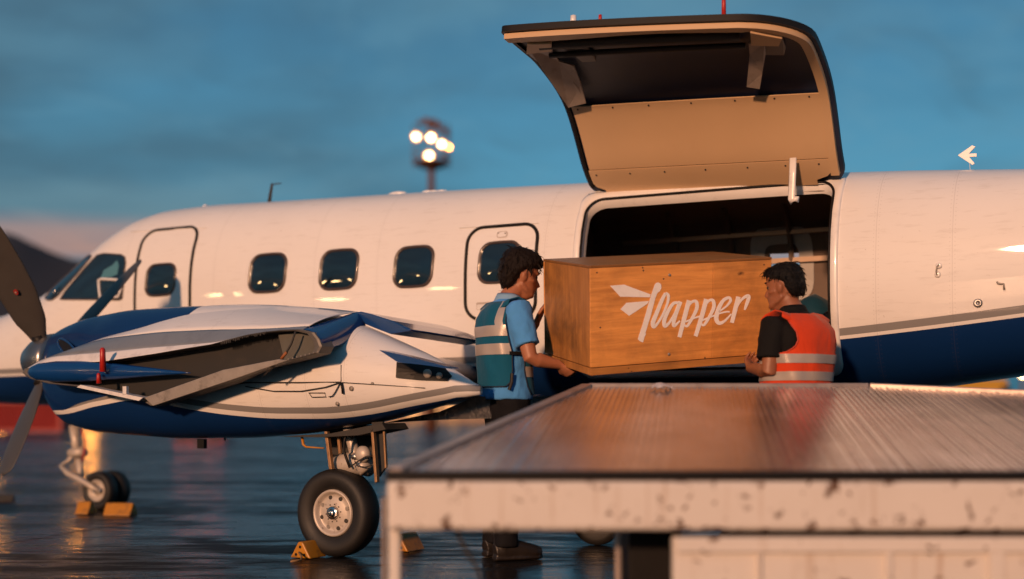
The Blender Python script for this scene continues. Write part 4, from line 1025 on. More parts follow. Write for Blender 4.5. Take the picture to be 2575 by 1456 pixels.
MB().lathe(pl(nc[0], -.15, NR), (0, -1, 0), [(0, .02), (.3, .02)], 12, cap=True).build('axle', M['steel'], ng)

# ---------------------------------------------------------------- wheel chocks
def chock(x, y, Y, rz, ln, lab, hgt=.105, rope=False, mt=None):
    p = wp(x, y, Y); o = empty('wheel_chock', (p.x, p.y, 0.0), rz); tag(o, lab, 'wheel chock', 'yellow wheel chocks on the apron')
    h = hgt; prof = [(-h * .75, .004), (h * .75, .004), (h * .55, h * .35), (h * .16, h), (-h * .16, h), (-h * .55, h * .35)]
    b = MB().prism([Vector((-ln / 2, a, c)) for a, c in prof], (ln, 0, 0)).build('body', mt or M['yellow'], o); bevel(b, .008)
    for k in (-1, 1):
        for (a, c) in ((0, h * .7), (-h * .3, h * .25), (h * .3, h * .25)):
            MB().lathe((k * (ln / 2 + .001), a, c), (k, 0, 0), [(-.01, .009), (.001, .009), (.0015, .005)], 8, cap=True).build('hole', M['black'], o)
    if rope: MB().tube([(-ln / 2 - .01, 0, h * .4), (-ln / 2 - .05, -.05, .02), (-ln / 2 - .12, -.10, .012), (-ln / 2 - .2, -.09, .012)], .006, 6).build('rope', plain('chock_rope', (.30, .18, .08), .8), o, True)
def gy(y): return F * CAMZ / (y - YH)
chock(303, 1288, gy(1296), R(-8), .24, 'yellow chock behind the nose wheel of the airplane')
chock(215, 1290, gy(1292), R(-8), .12, 'yellow chock in front of the nose wheel of the airplane')
chock(776, 1398, gy(1402), R(62), .16, 'yellow chock with a short rope before the main wheel', .10, True)
chock(1020, 1388, gy(1384), R(62), .20, 'yellow chock behind the main wheel beside the loader leg', .11)
chock(8, 1255, gy(1262), R(10), .2, 'dark worn chock at the left edge of the photo', .07, False, M['dark'])

# ================================================================== wooden crate
def woodmat(name, along, tone=1.0, stain=0.25):
    """plywood: grain stretched along local axis 'along' (0,1,2), knots and scuffs"""
    m, t, b = newmat(name); sc_ = [11.0, 11.0, 11.0]; sc_[along] = 0.9
    v = objco(t, tuple(sc_)); n1 = noi(t, v, 3.2, 7, .62, .5); n2 = noi(t, objco(t, tuple(k * .35 for k in sc_)), 2.0, 4, .5, .3)
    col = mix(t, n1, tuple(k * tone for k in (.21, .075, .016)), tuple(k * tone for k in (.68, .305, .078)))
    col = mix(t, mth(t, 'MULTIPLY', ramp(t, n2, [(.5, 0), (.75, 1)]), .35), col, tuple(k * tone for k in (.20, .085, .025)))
    kn = [5.5, 5.5, 5.5]; kn[along] = 2.6
    vo = nd(t, 'ShaderNodeTexVoronoi', {'Vector': objco(t, tuple(kn)), 'Scale': 1.0}); kd = mth(t, 'ADD', vo.outputs['Distance'], mth(t, 'MULTIPLY', noi(t, objco(t), 40, 3), .06))
    col = mix(t, ramp(t, kd, [(.075, 1), (.115, 0)]), col, (.06, .022, .008))
    st = ramp(t, noi(t, objco(t), 3.4, 7, .65, .3), [(.46, 0), (.70, 1)])
    col = mix(t, mth(t, 'MULTIPLY', st, stain), col, (.10, .050, .022))
    fl = ramp(t, noi(t, objco(t, tuple(k * 2.2 for k in sc_)), 4, 5, .7), [(.68, 0), (.76, 1)])
    col = mix(t, mth(t, 'MULTIPLY', fl, .65), col, (.10, .038, .012))
    t.links.new(col, b.inputs['Base Color']); b.inputs['Roughness'].default_value = .5
    b.inputs['Coat Weight'].default_value = .12; b.inputs['Coat Roughness'].default_value = .3
    bump(t, b, n1, .25, .006); return m
FLb = Vector((.43, 6.6, 1.056)); uu = Vector((.937, .35, .0857)); vv = Vector((-.35, .937, .175))
LW = 1.135; e1 = uu.normalized(); e3 = e1.cross(vv).normalized(); e2 = e3.cross(e1); LD = .66; LHt = .598
crate = empty('wooden_crate'); crate.matrix_world = Matrix(((e1.x, e2.x, e3.x, FLb.x), (e1.y, e2.y, e3.y, FLb.y), (e1.z, e2.z, e3.z, FLb.z), (0, 0, 0, 1)))
tag(crate, 'large plywood crate with white logo lettering carried by the two workers', 'crate')
W1 = woodmat('crate_plywood_front', 0, 1.75, .30); W1b = woodmat('crate_plywood_front_sheet', 0, 1.5, .38); W2 = woodmat('crate_plywood_side_shaded', 2, 1.0, .75); W3 = woodmat('crate_plywood_top', 0, .60, .45); W4 = woodmat('crate_batten', 0, 1.05, .3)  # side sheet toned darker: its shade is put into the colour, besides stain
TP = .014
def cb(name, x0, x1, y0, y1, z0, z1, m):
    o = MB().box(((x0 + x1) / 2, (y0 + y1) / 2, (z0 + z1) / 2), (x1 - x0, y1 - y0, z1 - z0)).build(name, m, crate); bevel(o, .0022, 2); return o
SK = .040
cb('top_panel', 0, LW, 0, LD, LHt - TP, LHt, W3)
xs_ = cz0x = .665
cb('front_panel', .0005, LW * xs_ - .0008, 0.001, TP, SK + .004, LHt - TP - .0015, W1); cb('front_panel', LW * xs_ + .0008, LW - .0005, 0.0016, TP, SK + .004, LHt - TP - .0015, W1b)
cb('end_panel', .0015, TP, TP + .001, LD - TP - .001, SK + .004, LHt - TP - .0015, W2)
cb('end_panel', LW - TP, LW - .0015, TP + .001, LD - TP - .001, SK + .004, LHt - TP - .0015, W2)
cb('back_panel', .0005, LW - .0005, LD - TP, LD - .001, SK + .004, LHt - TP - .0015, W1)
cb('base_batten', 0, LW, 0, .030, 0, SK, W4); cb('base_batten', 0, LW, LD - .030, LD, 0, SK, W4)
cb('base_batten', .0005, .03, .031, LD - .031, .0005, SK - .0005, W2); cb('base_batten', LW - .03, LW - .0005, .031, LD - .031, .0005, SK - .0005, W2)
cb('bottom_panel', .031, LW - .031, .031, LD - .031, .012, .026, W3)
MB().add([(.012, .018, .05), (LW - .012, .018, .05), (LW - .012, .018, LHt - .02), (.012, .018, LHt - .02)], [(0, 1, 2, 3)])
# lettering
Mi = crate.matrix_world.inverted()
def cz(zx, zy):      # enlarged-crop coordinates -> point on the crate front
    x = (1400 + zx / 3.64) / 1.04388; y = (640 + zy / 3.64) / 1.04388
    return Mi @ wray(x, y, FLb, e2)
M['letter'] = plain('white_letter_paint', (.93, .88, .85), .5, var=.06, dirt=.12, scale=20)
_ly = [0]
def lpoly(pts): 
    _ly[0] += 1; d = -.0006 - .00025 * (_ly[0] % 6); P = [cz(*p) for p in pts]
    return [Vector((p.x, d, p.z)) for p in P]
def letter(polys):
    mb = MB()
    for p in polys: mb.prism(lpoly(p), (0, .0012, 0))
    return mb.build('letter', M['letter'], crate)
def stroke(pts, w0, w1=None, nib=None):
    """brush stroke: smooth centre line with width running from w0 to w1"""
    P = [Vector((p[0], p[1])) for p in pts]; C = []
    for k in range(len(P) - 1):
        a = P[max(k - 1, 0)]; b_ = P[k]; c = P[k + 1]; d = P[min(k + 2, len(P) - 1)]
        for i in range(6):
            t = i / 6; C.append(.5 * ((2 * b_) + (c - a) * t + (2 * a - 5 * b_ + 4 * c - d) * t * t + (3 * b_ - a - 3 * c + d) * t ** 3))
    C.append(P[-1]); L_, R_ = [], []
    ws = w0 if isinstance(w0, list) else [w0, w1 or w0]
    for k, p in enumerate(C):
        tg = (C[min(k + 1, len(C) - 1)] - C[max(k - 1, 0)]).normalized(); n = Vector((-tg.y, tg.x)); w_ = float(np.interp(k / (len(C) - 1), np.linspace(0, 1, len(ws)), ws)) / 2
        L_.append(p + n * w_); R_.append(p - n * w_)
    return L_, R_
def ribbon(mb, pts, w0, w1=None):
    L_, R_ = stroke(pts, w0, w1); a = lpoly([tuple(p) for p in L_]); _ly[0] -= 1; b_ = lpoly([tuple(p) for p in R_]); n = len(a)
    off = Vector((0, .0012, 0)); mb.loft([[a[k], b_[k], b_[k] + off, a[k] + off] for k in range(n)])
letter([[(733, 400), (868, 390), (1122, 484), (1112, 511), (830, 505)]])
letter([[(832, 625), (890, 563), (1104, 546), (1088, 574), (915, 688)]])
letter([[(1160, 388), (1172, 374), (1190, 369), (1210, 376), (1222, 394), (1221, 425), (1208, 452), (1185, 468), (1165, 520), (1120, 690), (1068, 858), (1078, 856), (1062, 888), (1047, 942), (1020, 932), (998, 912), (1010, 870), (1042, 775), (1100, 572), (1132, 470)]])
def glyph(*strokes):
    mb = MB()
    for s in strokes: ribbon(mb, *s)
    return mb.build('letter', M['letter'], crate)
glyph(([(1262, 470), (1225, 545), (1178, 660), (1142, 752), (1150, 795), (1192, 752), (1240, 668), (1282, 562), (1288, 492), (1262, 470)], [26, 34, 38, 42, 30, 22, 20, 24, 28, 22]))
glyph(([(1388, 566), (1340, 568), (1288, 640), (1250, 730), (1256, 786), (1300, 750), (1352, 660), (1392, 566)], [26, 28, 34, 38, 34, 22, 20, 22]), ([(1406, 552), (1372, 640), (1342, 740), (1346, 786), (1400, 735)], [38, 38, 36, 26, 14]))
glyph(([(1488, 540), (1450, 680), (1395, 893)], [42, 42, 36]), ([(1478, 600), (1520, 552), (1558, 556), (1560, 620), (1520, 705), (1470, 785), (1438, 770)], [16, 24, 32, 34, 28, 24, 16]), ([(1455, 745), (1530, 712), (1600, 690)], 16))
glyph(([(1652, 528), (1612, 680), (1550, 883)], [42, 42, 36]), ([(1640, 588), (1682, 540), (1718, 546), (1722, 610), (1682, 695), (1630, 775), (1598, 758)], [16, 24, 32, 34, 28, 24, 16]), ([(1612, 732), (1690, 700), (1768, 672)], 16))
glyph(([(1768, 668), (1840, 650), (1876, 650)], [14, 16, 14]), ([(1770, 650), (1840, 600), (1884, 545), (1866, 515), (1812, 545), (1766, 630), (1748, 715), (1775, 758), (1830, 735), (1890, 670)], [14, 18, 26, 28, 32, 40, 42, 36, 22, 12]))
glyph(([(1960, 505), (1930, 620), (1896, 755)], [42, 42, 36]), ([(1930, 640), (1968, 560), (2010, 515), (2050, 498), (2056, 520), (2036, 580), (2018, 632)], [14, 20, 26, 34, 36, 30, 16]))
for (zx, zy) in ((1302, 298), (1296, 1056)):
    p = cz(zx, zy); MB().lathe((p.x, .001, p.z), (0, -1, 0), [(0, .009), (.003, .008), (.004, .004)], 12, cap=True).build('screw_head', M['grim'], crate, True)
for (zx, zy) in ((1045, 228), (1052, 255), (608, 275), (1245, 335), (2205, 200), (640, 800), (910, 1190), (940, 1218), (1640, 1090)):
    p = cz(zx, zy); MB().lathe((p.x, .0012, p.z), (0, -1, 0), [(0, .0045), (.0012, .0045)], 8, cap=True).build('nail', M['dark'], crate)

# ================================================================== belt loader with inclined ribbed deck
YN, ZN, YF, ZF = 4.06, .650, 6.20, .990
SL = (ZF - ZN) / (YF - YN)
def dk(x, y): # photo point on the inclined deck plane
    n = Vector((0, -SL, 1)); return wray(x, y, Vector((0, YN, ZN)), n)
def dz(Y): return ZN + SL * (Y - YN)
loader = empty('belt_loader', (1.4, 5.0, 0)); OFF = Vector((1.4, 5.0, 0))
tag(loader, 'worn white cargo loader with wet ribbed deck in the foreground', 'loader')
def wearmat(edge=True):
    m, t, b = newmat('chipped_white_paint'); c = objco(t)
    n = noi(t, c, 3.0, 5, .6); col = mix(t, n, (.60, .55, .50), (.74, .70, .66))
    zz = nd(t, 'ShaderNodeSeparateXYZ', {'Vector': c}).outputs[2]
    e1_ = mth(t, 'POWER', mth(t, 'MINIMUM', mth(t, 'DIVIDE', mth(t, 'ABSOLUTE', mth(t, 'SUBTRACT', zz, .543)), .086), 1.15), 4.0)     # paint goes first along the flanges
    chip = ramp(t, mth(t, 'ADD', mth(t, 'MULTIPLY', e1_, .060 if edge else .004), mth(t, 'ADD', mth(t, 'MULTIPLY', noi(t, c, 13, 4, .6, .4), .68), mth(t, 'MULTIPLY', noi(t, c, 44, 4, .6), .32))), [(.585, 0), (.625, 1)])
    run = ramp(t, noi(t, objco(t, (26, 26, 1.6)), 1.0, 4, .6), [(.58, 0), (.76, 1)])
    col = mix(t, mth(t, 'MULTIPLY', run, .55), col, (.34, .19, .09))
    col = mix(t, chip, col, mix(t, noi(t, c, 22, 3), (.035, .018, .010), (.16, .065, .02)))
    t.links.new(col, b.inputs['Base Color']); b.inputs['Roughness'].default_value = .45
    bump(t, b, mth(t, 'MULTIPLY', chip, -1), .3, .004); return m
M['wear'] = wearmat(); M['wear2'] = wearmat(False)
def deckmat(name, c0, c1, r0, r1):
    m, t, b = newmat(name); c = objco(t); n = noi(t, c, 5, 6, .65); n2 = noi(t, objco(t, (1, .5, 1)), 1.6, 4, .6)
    pt = ramp(t, noi(t, objco(t, (1.0, .6, 1)), 2.4, 6, .65, .4), [(.42, 0), (.60, 1)]); dk_ = mix(t, noi(t, c, 11, 5, .7), (.10, .075, .06), (.24, .20, .18))
    t.links.new(mix(t, mth(t, 'MULTIPLY', pt, .40), mix(t, n, c0, c1), dk_), b.inputs['Base Color']); b.inputs['Metallic'].default_value = .85
    t.links.new(mth(t, 'MULTIPLY_ADD', n2, r1 - r0, r0), b.inputs['Roughness']); bump(t, b, noi(t, objco(t, (1, .35, 1)), 90, 4, .65), .40, .004); return m
M['deck'] = deckmat('wet_deck_plate', (.52, .49, .48), (.78, .74, .72), .06, .24)
M['rib'] = deckmat('wet_deck_rib', (.55, .51, .50), (.80, .76, .74), .07, .22)
NLx = (975 - CX) / F * YN; FLx = (1470 - CX) / F * YF; FRx = (2190 - CX) / F * YF
pR = dk(2575, 988); dR = (pR - Vector((FRx, YF, ZF)))
pR2 = Vector((FRx, YF, ZF)) + dR * 2.2; XR = pR2.x
poly = [(NLx, YN), (XR + .2, YN), (XR + .2, pR2.y), (FRx, YF), (FLx, YF)]
TH_ = .035
o = MB().prism([Vector((x, y, dz(y) - .002)) - OFF for x, y in poly], (0, 0, -TH_)).build('deck_plate', M['deck'], loader)
def x_at(pl_, Y, left):     # left or right border of the deck at depth Y
    if left: return NLx + (FLx - NLx) * (Y - YN) / (YF - YN)
    if Y <= pR2.y: return XR + .2
    return XR + (FRx - XR) * (Y - pR2.y) / (YF - pR2.y)
# ribs: run up the slope, each one a bar of its own
k = 0; nb = 0
while True:
    xf = FLx - 1.35 + k * .026; k += 1
    if xf > XR + .5: break
    rj = random.Random(k * 7); slope = .15 + rj.uniform(-.003, .003); xf += rj.uniform(-.004, .004); zj = rj.uniform(-.0025, .0015); P = []
    ys = [YN + .03 + (YF - .045 - YN - .03) * i / 60 for i in range(61)]
    ok = [y for y in ys if x_at(0, y, True) + .05 < xf - slope * (YF - y) < x_at(0, y, False) - .05]
    if len(ok) < 3: continue
    y0, y1 = ok[0], ok[-1]; x0, x1 = xf - slope * (YF - y0), xf - slope * (YF - y1); h = .010; wd = .0065
    P = [Vector((x0 - wd, y0, dz(y0) - .007)), Vector((x0 + wd, y0, dz(y0) - .007)), Vector((x1 + wd, y1, dz(y1) - .007)), Vector((x1 - wd, y1, dz(y1) - .007)),
         Vector((x0 - wd * .6, y0, dz(y0) + h * .35 + zj)), Vector((x0 + wd * .6, y0, dz(y0) + h * .35 + zj)), Vector((x1 + wd * .6, y1, dz(y1) + h * .35 - zj)), Vector((x1 - wd * .6, y1, dz(y1) + h * .35 - zj))]
    MB().hexa([p - OFF for p in P]).build('deck_rib', M['rib'], loader, fix=False); nb += 1
def rail(name, a, b_, wd, hg, m, up=.012):
    a = Vector((a[0], a[1], dz(a[1]))); b_ = Vector((b_[0], b_[1], dz(b_[1]))); d = (b_ - a).normalized(); s = d.cross(Vector((0, 0, 1))).normalized() * wd / 2; u_ = Vector((0, 0, 1))
    P = [a - s - u_ * (hg - up), a + s - u_ * (hg - up), b_ + s - u_ * (hg - up), b_ - s - u_ * (hg - up), a - s + u_ * up, a + s + u_ * up, b_ + s + u_ * up, b_ - s + u_ * up]
    o = MB().hexa([p - OFF for p in P]).build(name, m, loader); bevel(o, .006); return o
M['railm'] = plain('worn_rail_metal', (.42, .34, .30), .35, metal=.5, var=.25, dirt=.4, scale=10)
rail('side_rail', (NLx + .02, YN + .03), (FLx + .01, YF), .055, .09, M['railm'], .014)
rail('end_rail', (FLx + .02, YF + .012), (FRx - .01, YF + .012), .03, .07, M['railm'], .014)
rail('side_rail', (FRx, YF + .02), (XR + .15, pR2.y - .05), .05, .08, M['railm'], .014)
# front sill, chipped white apron and stand
rail('front_seal', (NLx - .005, YN - .008), (XR + .2, YN - .008), .05, .034, M['black'], .010)
ax0, ax1 = NLx - .0, XR + .2
o = MB().box(((ax0 + ax1) / 2, YN - .012, ZN - .022 - .085), (ax1 - ax0, .05, .168)).build('apron', M['wear'], loader); o.location = -OFF; bevel(o, .02, 3)
z2 = CAMZ + (YH - 1342) / F * YN; xl = (1692 - CX) / F * YN
o = MB().box(((xl + ax1) / 2, YN + .02, z2 / 2 + .10), (ax1 - xl, .06, z2 - .22)).build('skirt_panel', M['wear2'], loader); o.location = -OFF; bevel(o, .008)
for xx, ww in ((1906, .012), (2230, .02), (2500, .05)):
    o = MB().box(((xx - CX) / F * YN, YN - .018, z2 / 2 + .1), (ww, .022, z2 - .24)).build('skirt_batten', M['wear2'], loader); o.location = -OFF; bevel(o, .003)
o = MB().box(((xl + ax1) / 2, YN - .022, z2 - .035), (ax1 - xl - .02, .02, .05)).build('skirt_batten', M['wear2'], loader); o.location = -OFF; bevel(o, .004)
def post(name, x0, x1, Y, ztop, m, d=.05):
    a = (x0 - CX) / F * Y; b_ = (x1 - CX) / F * Y; o = MB().box(((a + b_) / 2, Y, ztop / 2), (b_ - a, d, ztop)).build(name, m, loader); o.location = -OFF; bevel(o, .006); return o
post('leg', 978, 1008, YN + .05, ZN - .1, M['wear2']); post('leg', 962, 972, YN + .30, ZN - .1, M['railm'])
post('leg', 1546, 1562, YN + .4, ZN - .05, M['railm'])
post('hydraulic_box', 1572, 1700, YN + .55, ZN - .06, M['black'], .3)
for yy in (4.9, 5.8):
    xa, xb = x_at(0, yy, True) + .1, x_at(0, yy, False) - .1
    o = MB().box(((xa + xb) / 2, yy, dz(yy) - .10), (xb - xa, .06, .09)).build('cross_member', M['dark'], loader); o.location = -OFF
post('leg', 1960, 2040, 5.8, .85, M['dark'], .07)
o = MB().box((1.9, 5.0, .45), (1.5, .9, .5)).build('chassis', M['dark'], loader); o.location = -OFF
for (x, y) in ((1.1, 4.6), (1.1, 5.5), (2.7, 4.6), (2.7, 5.5)):
    o = MB().lathe((x, y, .19), (0, 1, 0), [(-.07, .08), (-.075, .15), (-.05, .185), (.05, .185), (.075, .15), (.07, .08)], 28, cap=True).build('wheel', M['rubber'], loader, True); o.location = -OFF
# hanging cable under the apron
P = [wp(x, y, YN + .1) for x, y in ((1148, 1325), (1152, 1345), (1172, 1385), (1198, 1425), (1215, 1470))]; o = MB().tube(P, .008, 6).build('cable', M['dark'], loader, True); o.location = -OFF

# crumpled wrapper on the deck edge
def wrapper():
    c = dk(1664, 979); mb = MB(); rnd = random.Random(2); rows = []
    for i in range(9):
        rw = []
        for j in range(7):
            x = (i / 8 - .5) * .105; y = (j / 6 - .5) * .09; z = .010 + .026 * max(0, 1 - abs(i / 8 - .45) * 1.6) * max(0, 1 - abs(j / 6 - .5) * 1.3) + rnd.uniform(-.006, .008)
            rw.append(c + Vector((x + rnd.uniform(-.006, .006), y - .02, z + y * SL)))
        rows.append(rw)
    o = mb.loft(rows, cap=False, closed=False).build('crumpled_wrapper', plain('wrapper_film', (.55, .50, .50), .3, var=.1)); so = o.modifiers.new('s', 'SOLIDIFY'); so.thickness = .002
    tag(o, 'small crumpled pale wrapper on the far edge of the loader deck', 'wrapper')
wrapper()
# loose wheel standing under the belly
def spare():
    Y = gy(1371); c = wp(1502, 1371, Y); r = .165; root = empty('trolley_wheel', (c.x, c.y, 0), R(-20)); tag(root, 'dark rubber wheel on the wet ground under the belly right of the boot', 'wheel')
    MB().lathe((0, 0, r), (0, 1, 0), [(-.05, .07), (-.06, .12), (-.045, .158), (0, r), (.045, .158), (.06, .12), (.05, .07)], 36, cap=True).build('tyre', M['rubber'], root, True)
    MB().lathe((0, -.052, r), (0, -1, 0), [(0, .072), (.006, .06), (.012, .02)], 24, cap=True).build('rim', M['grim'], root, True)
spare()
# freight already inside the bay: film-wrapped bundle and a teal sack
def bundle():
    m, t, b = newmat('stretch_film'); c = objco(t); t.links.new(mix(t, noi(t, c, 9, 5), (.015, .015, .018), (.07, .07, .08)), b.inputs['Base Color']); b.inputs['Roughness'].default_value = .12; b.inputs['Coat Weight'].default_value = .7
    vo = nd(t, 'ShaderNodeTexVoronoi', {'Vector': c, 'Scale': 42.0}); bump(t, b, vo.outputs['Distance'], 1.0, .02)
    l_ = .42; a = unl(2100, 868, l_); p = wg(a[0], l_, 1.15)
    o = MB().ball((0, 0, .16), (.13, .12, .17), 22, 14).build('wrapped_bundle', m, None, True); o.location = p
    for v in o.data.vertices: v.co *= 1 + .10 * noise.noise(v.co * 22)
    tag(o, 'glossy dark film wrapped bundle at the rear corner of the cargo doorway', 'bundle')
    l_ = .20; a = unl(2048, 790, l_); p = wg(a[0], l_, 1.13)
    zt_ = a[1] + .12 - 1.13
    o = MB().tube([(0, 0, 0), (.0, 0, zt_ * .35), (0, 0, zt_ * .7), (-.02, 0, zt_ * .9), (-.03, 0, zt_ * .99)], [(.15, .15), (.165, .16), (.15, .14), (.11, .10), (.04, .04)], 22).build('teal_sack', cloth('teal_sack_cloth', (.005, .045, .075), .7), None, True); o.location = p
    for v in o.data.vertices: v.co *= 1 + .06 * noise.noise(v.co * 9)
    tag(o, 'rounded teal sack standing in the bay behind the orange vest', 'sack')
bundle()

# ================================================================== people
def skinmat(name, c0, c1):
    m, t, b = newmat(name); c = objco(t); n = noi(t, c, 14, 5, .6)
    t.links.new(mix(t, n, c0, c1), b.inputs['Base Color']); b.inputs['Roughness'].default_value = .5
    b.inputs['Subsurface Weight'].default_value = .12; b.inputs['Subsurface Radius'].default_value = (.012, .005, .003); b.inputs['Subsurface Scale'].default_value = .6
    bump(t, b, noi(t, c, 160, 3), .12, .002); return m
def hairmat(name, col):
    m, t, b = newmat(name); v = objco(t, (90, 90, 22)); n = noi(t, v, 3, 5, .6, .5)
    t.links.new(mix(t, n, tuple(k * .5 for k in col), tuple(k * 1.6 for k in col)), b.inputs['Base Color']); b.inputs['Roughness'].default_value = .5; b.inputs['Specular IOR Level'].default_value = .12
    bump(t, b, n, .8, .006); return m
M['hair'] = hairmat('dark_brown_hair', (.012, .0075, .0055)); M['hairb'] = hairmat('black_hair', (.006, .0055, .0055))
M['skin1'] = skinmat('skin_light_tan', (.33, .125, .062), (.43, .175, .092)); M['skin2'] = skinmat('skin_brown', (.24, .090, .044), (.31, .125, .064))
M['eye'] = plain('eye_dark', (.02, .014, .012), .15); M['boot'] = plain('boot_leather', (.016, .012, .010), .45, var=.3, bmp=.4, bscale=50)
M['refl'] = plain('reflective_tape', (.46, .40, .36), .35, metal=.25, var=.08, bmp=.1)
HEADS = [(-.030, .062, -.005, .034), (-.010, .082, -.020, .044), (.010, .091, -.038, .052), (.035, .0905, -.060, .060), (.060, .089, -.083, .067), (.085, .088, -.097, .071), (.105, .085, -.104, .0735), (.130, .091, -.109, .0755), (.155, .090, -.109, .076), (.180, .082, -.103, .0725), (.203, .062, -.088, .060), (.219, .034, -.062, .040), (.226, .0, -.03, .016)]
def hring(z, f, b_, w_, n=28, e=2.25):
    out = []; cy = (f + b_) / 2; hy = (f - b_) / 2
    for j in range(n):
        a = 2 * math.pi * j / n; c, s = math.cos(a), math.sin(a)
        out.append(Vector((w_ * math.copysign(abs(c) ** (2 / e), c), cy + hy * math.copysign(abs(s) ** (2 / e), s), z)))
    return out
def head_into(mb, H, chin=0.0):
    """skull, face and ears as closed forms; fused with the body afterwards. H: head space (x right, y face, z up, chin at 0) -> body space"""
    T = lambda p: H @ Vector(p)
    mb.loft([[T(p) for p in hring(*s)] for s in HEADS])
    mb.tube([T((0, .080, .118)), T((0, .092, .098)), T((0, .104, .078)), T((0, .112, .066)), T((0, .100, .056))], [(.010, .010), (.010, .010), (.0125, .012), (.0165, .013), (.014, .008)], 12)   # nose
    for s in (-1, 1):
        mb.ball(T((s * .012, .097, .062)), .009, 10, 7)                         # nostril wing
        mb.tube([T((s * .006, .086, .126)), T((s * .030, .088, .131)), T((s * .052, .074, .126))], [.010, .011, .008], 8)   # brow ridge
        mb.tube([T((s * .036, .070, .078)), T((s * .056, .050, .074)), T((s * .066, .020, .078))], [.014, .015, .012], 10)    # cheekbone
        mb.tube([T((s * .070, -.008, .060)), T((s * .077, -.016, .078)), T((s * .081, -.020, .100)), T((s * .077, -.006, .112)), T((s * .073, .000, .098))], [.010, .0135, .0145, .012, .008], 10)  # ear
        mb.ball(T((s * .076, -.008, .086)), (.012, .018, .028), 10, 8)
        mb.tube([T((s * .062, -.018, .045)), T((s * .056, .022, .018)), T((s * .034, .066, .001)), T((s * .010, .080, -.006))], [.014, .014, .015, .016], 10)   # jaw
    mb.tube([T((-.024, .084, .042)), T((0, .098, .044)), T((.024, .084, .042))], [.006, .0085, .006], 8)
    mb.tube([T((-.020, .083, .031)), T((0, .096, .031)), T((.020, .083, .031))], [.006, .009, .006], 8)
    mb.ball(T((0, .084, .004)), (.020, .014, .015), 12, 8)
def hand_into(mb, wrist, dirv, palm, curl, side, k=1.0, spread=.06, thumb_in=.5):
    """palm plus five jointed fingers; dirv: towards the fingers, palm: way the palm faces, side: +1 thumb on the cross(dir,palm) side"""
    d = Vector(dirv).normalized(); p = Vector(palm); p = (p - d * d.dot(p)).normalized(); s = d.cross(p) * side; w_ = Vector(wrist)
    mb.tube([w_ - d * .03 * k, w_ + d * .01 * k, w_ + d * .05 * k, w_ + d * .088 * k], [(.026 * k, .020 * k), (.030 * k, .019 * k), (.040 * k, .0175 * k), (.038 * k, .013 * k)], 14, sx=s)
    for i, (off, L_) in enumerate(((.030, .074), (.0105, .083), (-.0095, .078), (-.029, .062))):
        q_ = w_ + d * (.082 - .004 * abs(i - 1)) * k + s * off * k; a = 0.0; pts = [q_ - d * .02 * k, q_]; rr = [.0095 * k, .0095 * k]
        for sgi, fr in enumerate((.44, .31, .25)):
            a += curl * (1.0, 1.15, .8)[sgi] * (1 + .08 * i); dd = d * math.cos(a) + p * math.sin(a) + s * (spread * (1.5 - i))
            q_ = q_ + dd.normalized() * L_ * fr * k; pts.append(q_); rr.append((.0090, .0082, .0068)[sgi] * k)
        mb.tube(pts, rr, 10)
    q_ = w_ + d * .022 * k + s * .026 * k; t1 = (d * .75 + s * .62 + p * .25 * thumb_in).normalized(); t2 = (d * .85 + s * .18 + p * .55 * thumb_in).normalized(); t3 = (d * .9 - s * .05 + p * .6 * thumb_in).normalized()
    mb.tube([q_ - t1 * .015 * k, q_ + t1 * .036 * k, q_ + t1 * .036 * k + t2 * .032 * k, q_ + t1 * .036 * k + t2 * .032 * k + t3 * .024 * k], [.014 * k, .0125 * k, .0105 * k, .0085 * k], 10)
class Torso:
    def __init__(s, rings): s.r = rings; s.z = [r[0] for r in rings]
    def at(s, z, th, off=0.0, e=2.35):
        cx_, cy, a, b_ = [float(np.interp(z, s.z, [r[k] for r in s.r])) for k in (1, 2, 3, 4)]; c, sn = math.cos(th), math.sin(th)
        return Vector((cx_ + (a + off) * math.copysign(abs(c) ** (2 / e), c), cy + (b_ + off) * math.copysign(abs(sn) ** (2 / e), sn), z))
    def solid(s, mb, off=0.0, z0=None, z1=None, n=36):
        zs = np.linspace(z0 or s.z[0], z1 or s.z[-1], 30); mb.loft([[s.at(z, 2 * math.pi * j / n, off) for j in range(n)] for z in zs])
def wrap(name, T, zs, rng, off, thick, m, parent, nu=26, zfun=None, rip=.004, seed=0):
    """cloth sheet hung round the torso; rng(z) -> start and end angle in degrees"""
    A = []; B = []
    for z in zs:
        a, b_ = rng(z); ra, rb = [], []
        for j in range(nu + 1):
            th = R(a + (b_ - a) * j / nu); zz = zfun(z, math.degrees(th)) if zfun else z
            w_ = rip * noise.noise(Vector((math.cos(th) * 3 + seed, math.sin(th) * 3, zz * 7))) + rip * .6 * math.sin(th * 7 + zz * 20 + seed)
            ra.append(T.at(zz, th, off + w_)); rb.append(T.at(zz, th, off + w_ - thick))
        A.append(ra); B.append(rb)
    n = len(A[0]); r_ = len(A); mb = MB().loft(A, 0, False, False).loft(B, 0, False, False); N2 = n * r_
    if abs(rng(zs[0])[1] - rng(zs[0])[0]) < 359.5 or True:
        border = list(range(n)) + [k * n + n - 1 for k in range(1, r_)] + [(r_ - 1) * n + j for j in range(n - 2, -1, -1)] + [k * n for k in range(r_ - 2, 0, -1)]
        for k in range(len(border)):
            a, b_ = border[k], border[(k + 1) % len(border)]; mb.f.append((a, b_, b_ + N2, a + N2)); mb.i.append(0)
    o = mb.build(name, m, parent, True); sharp(o, 60); return o
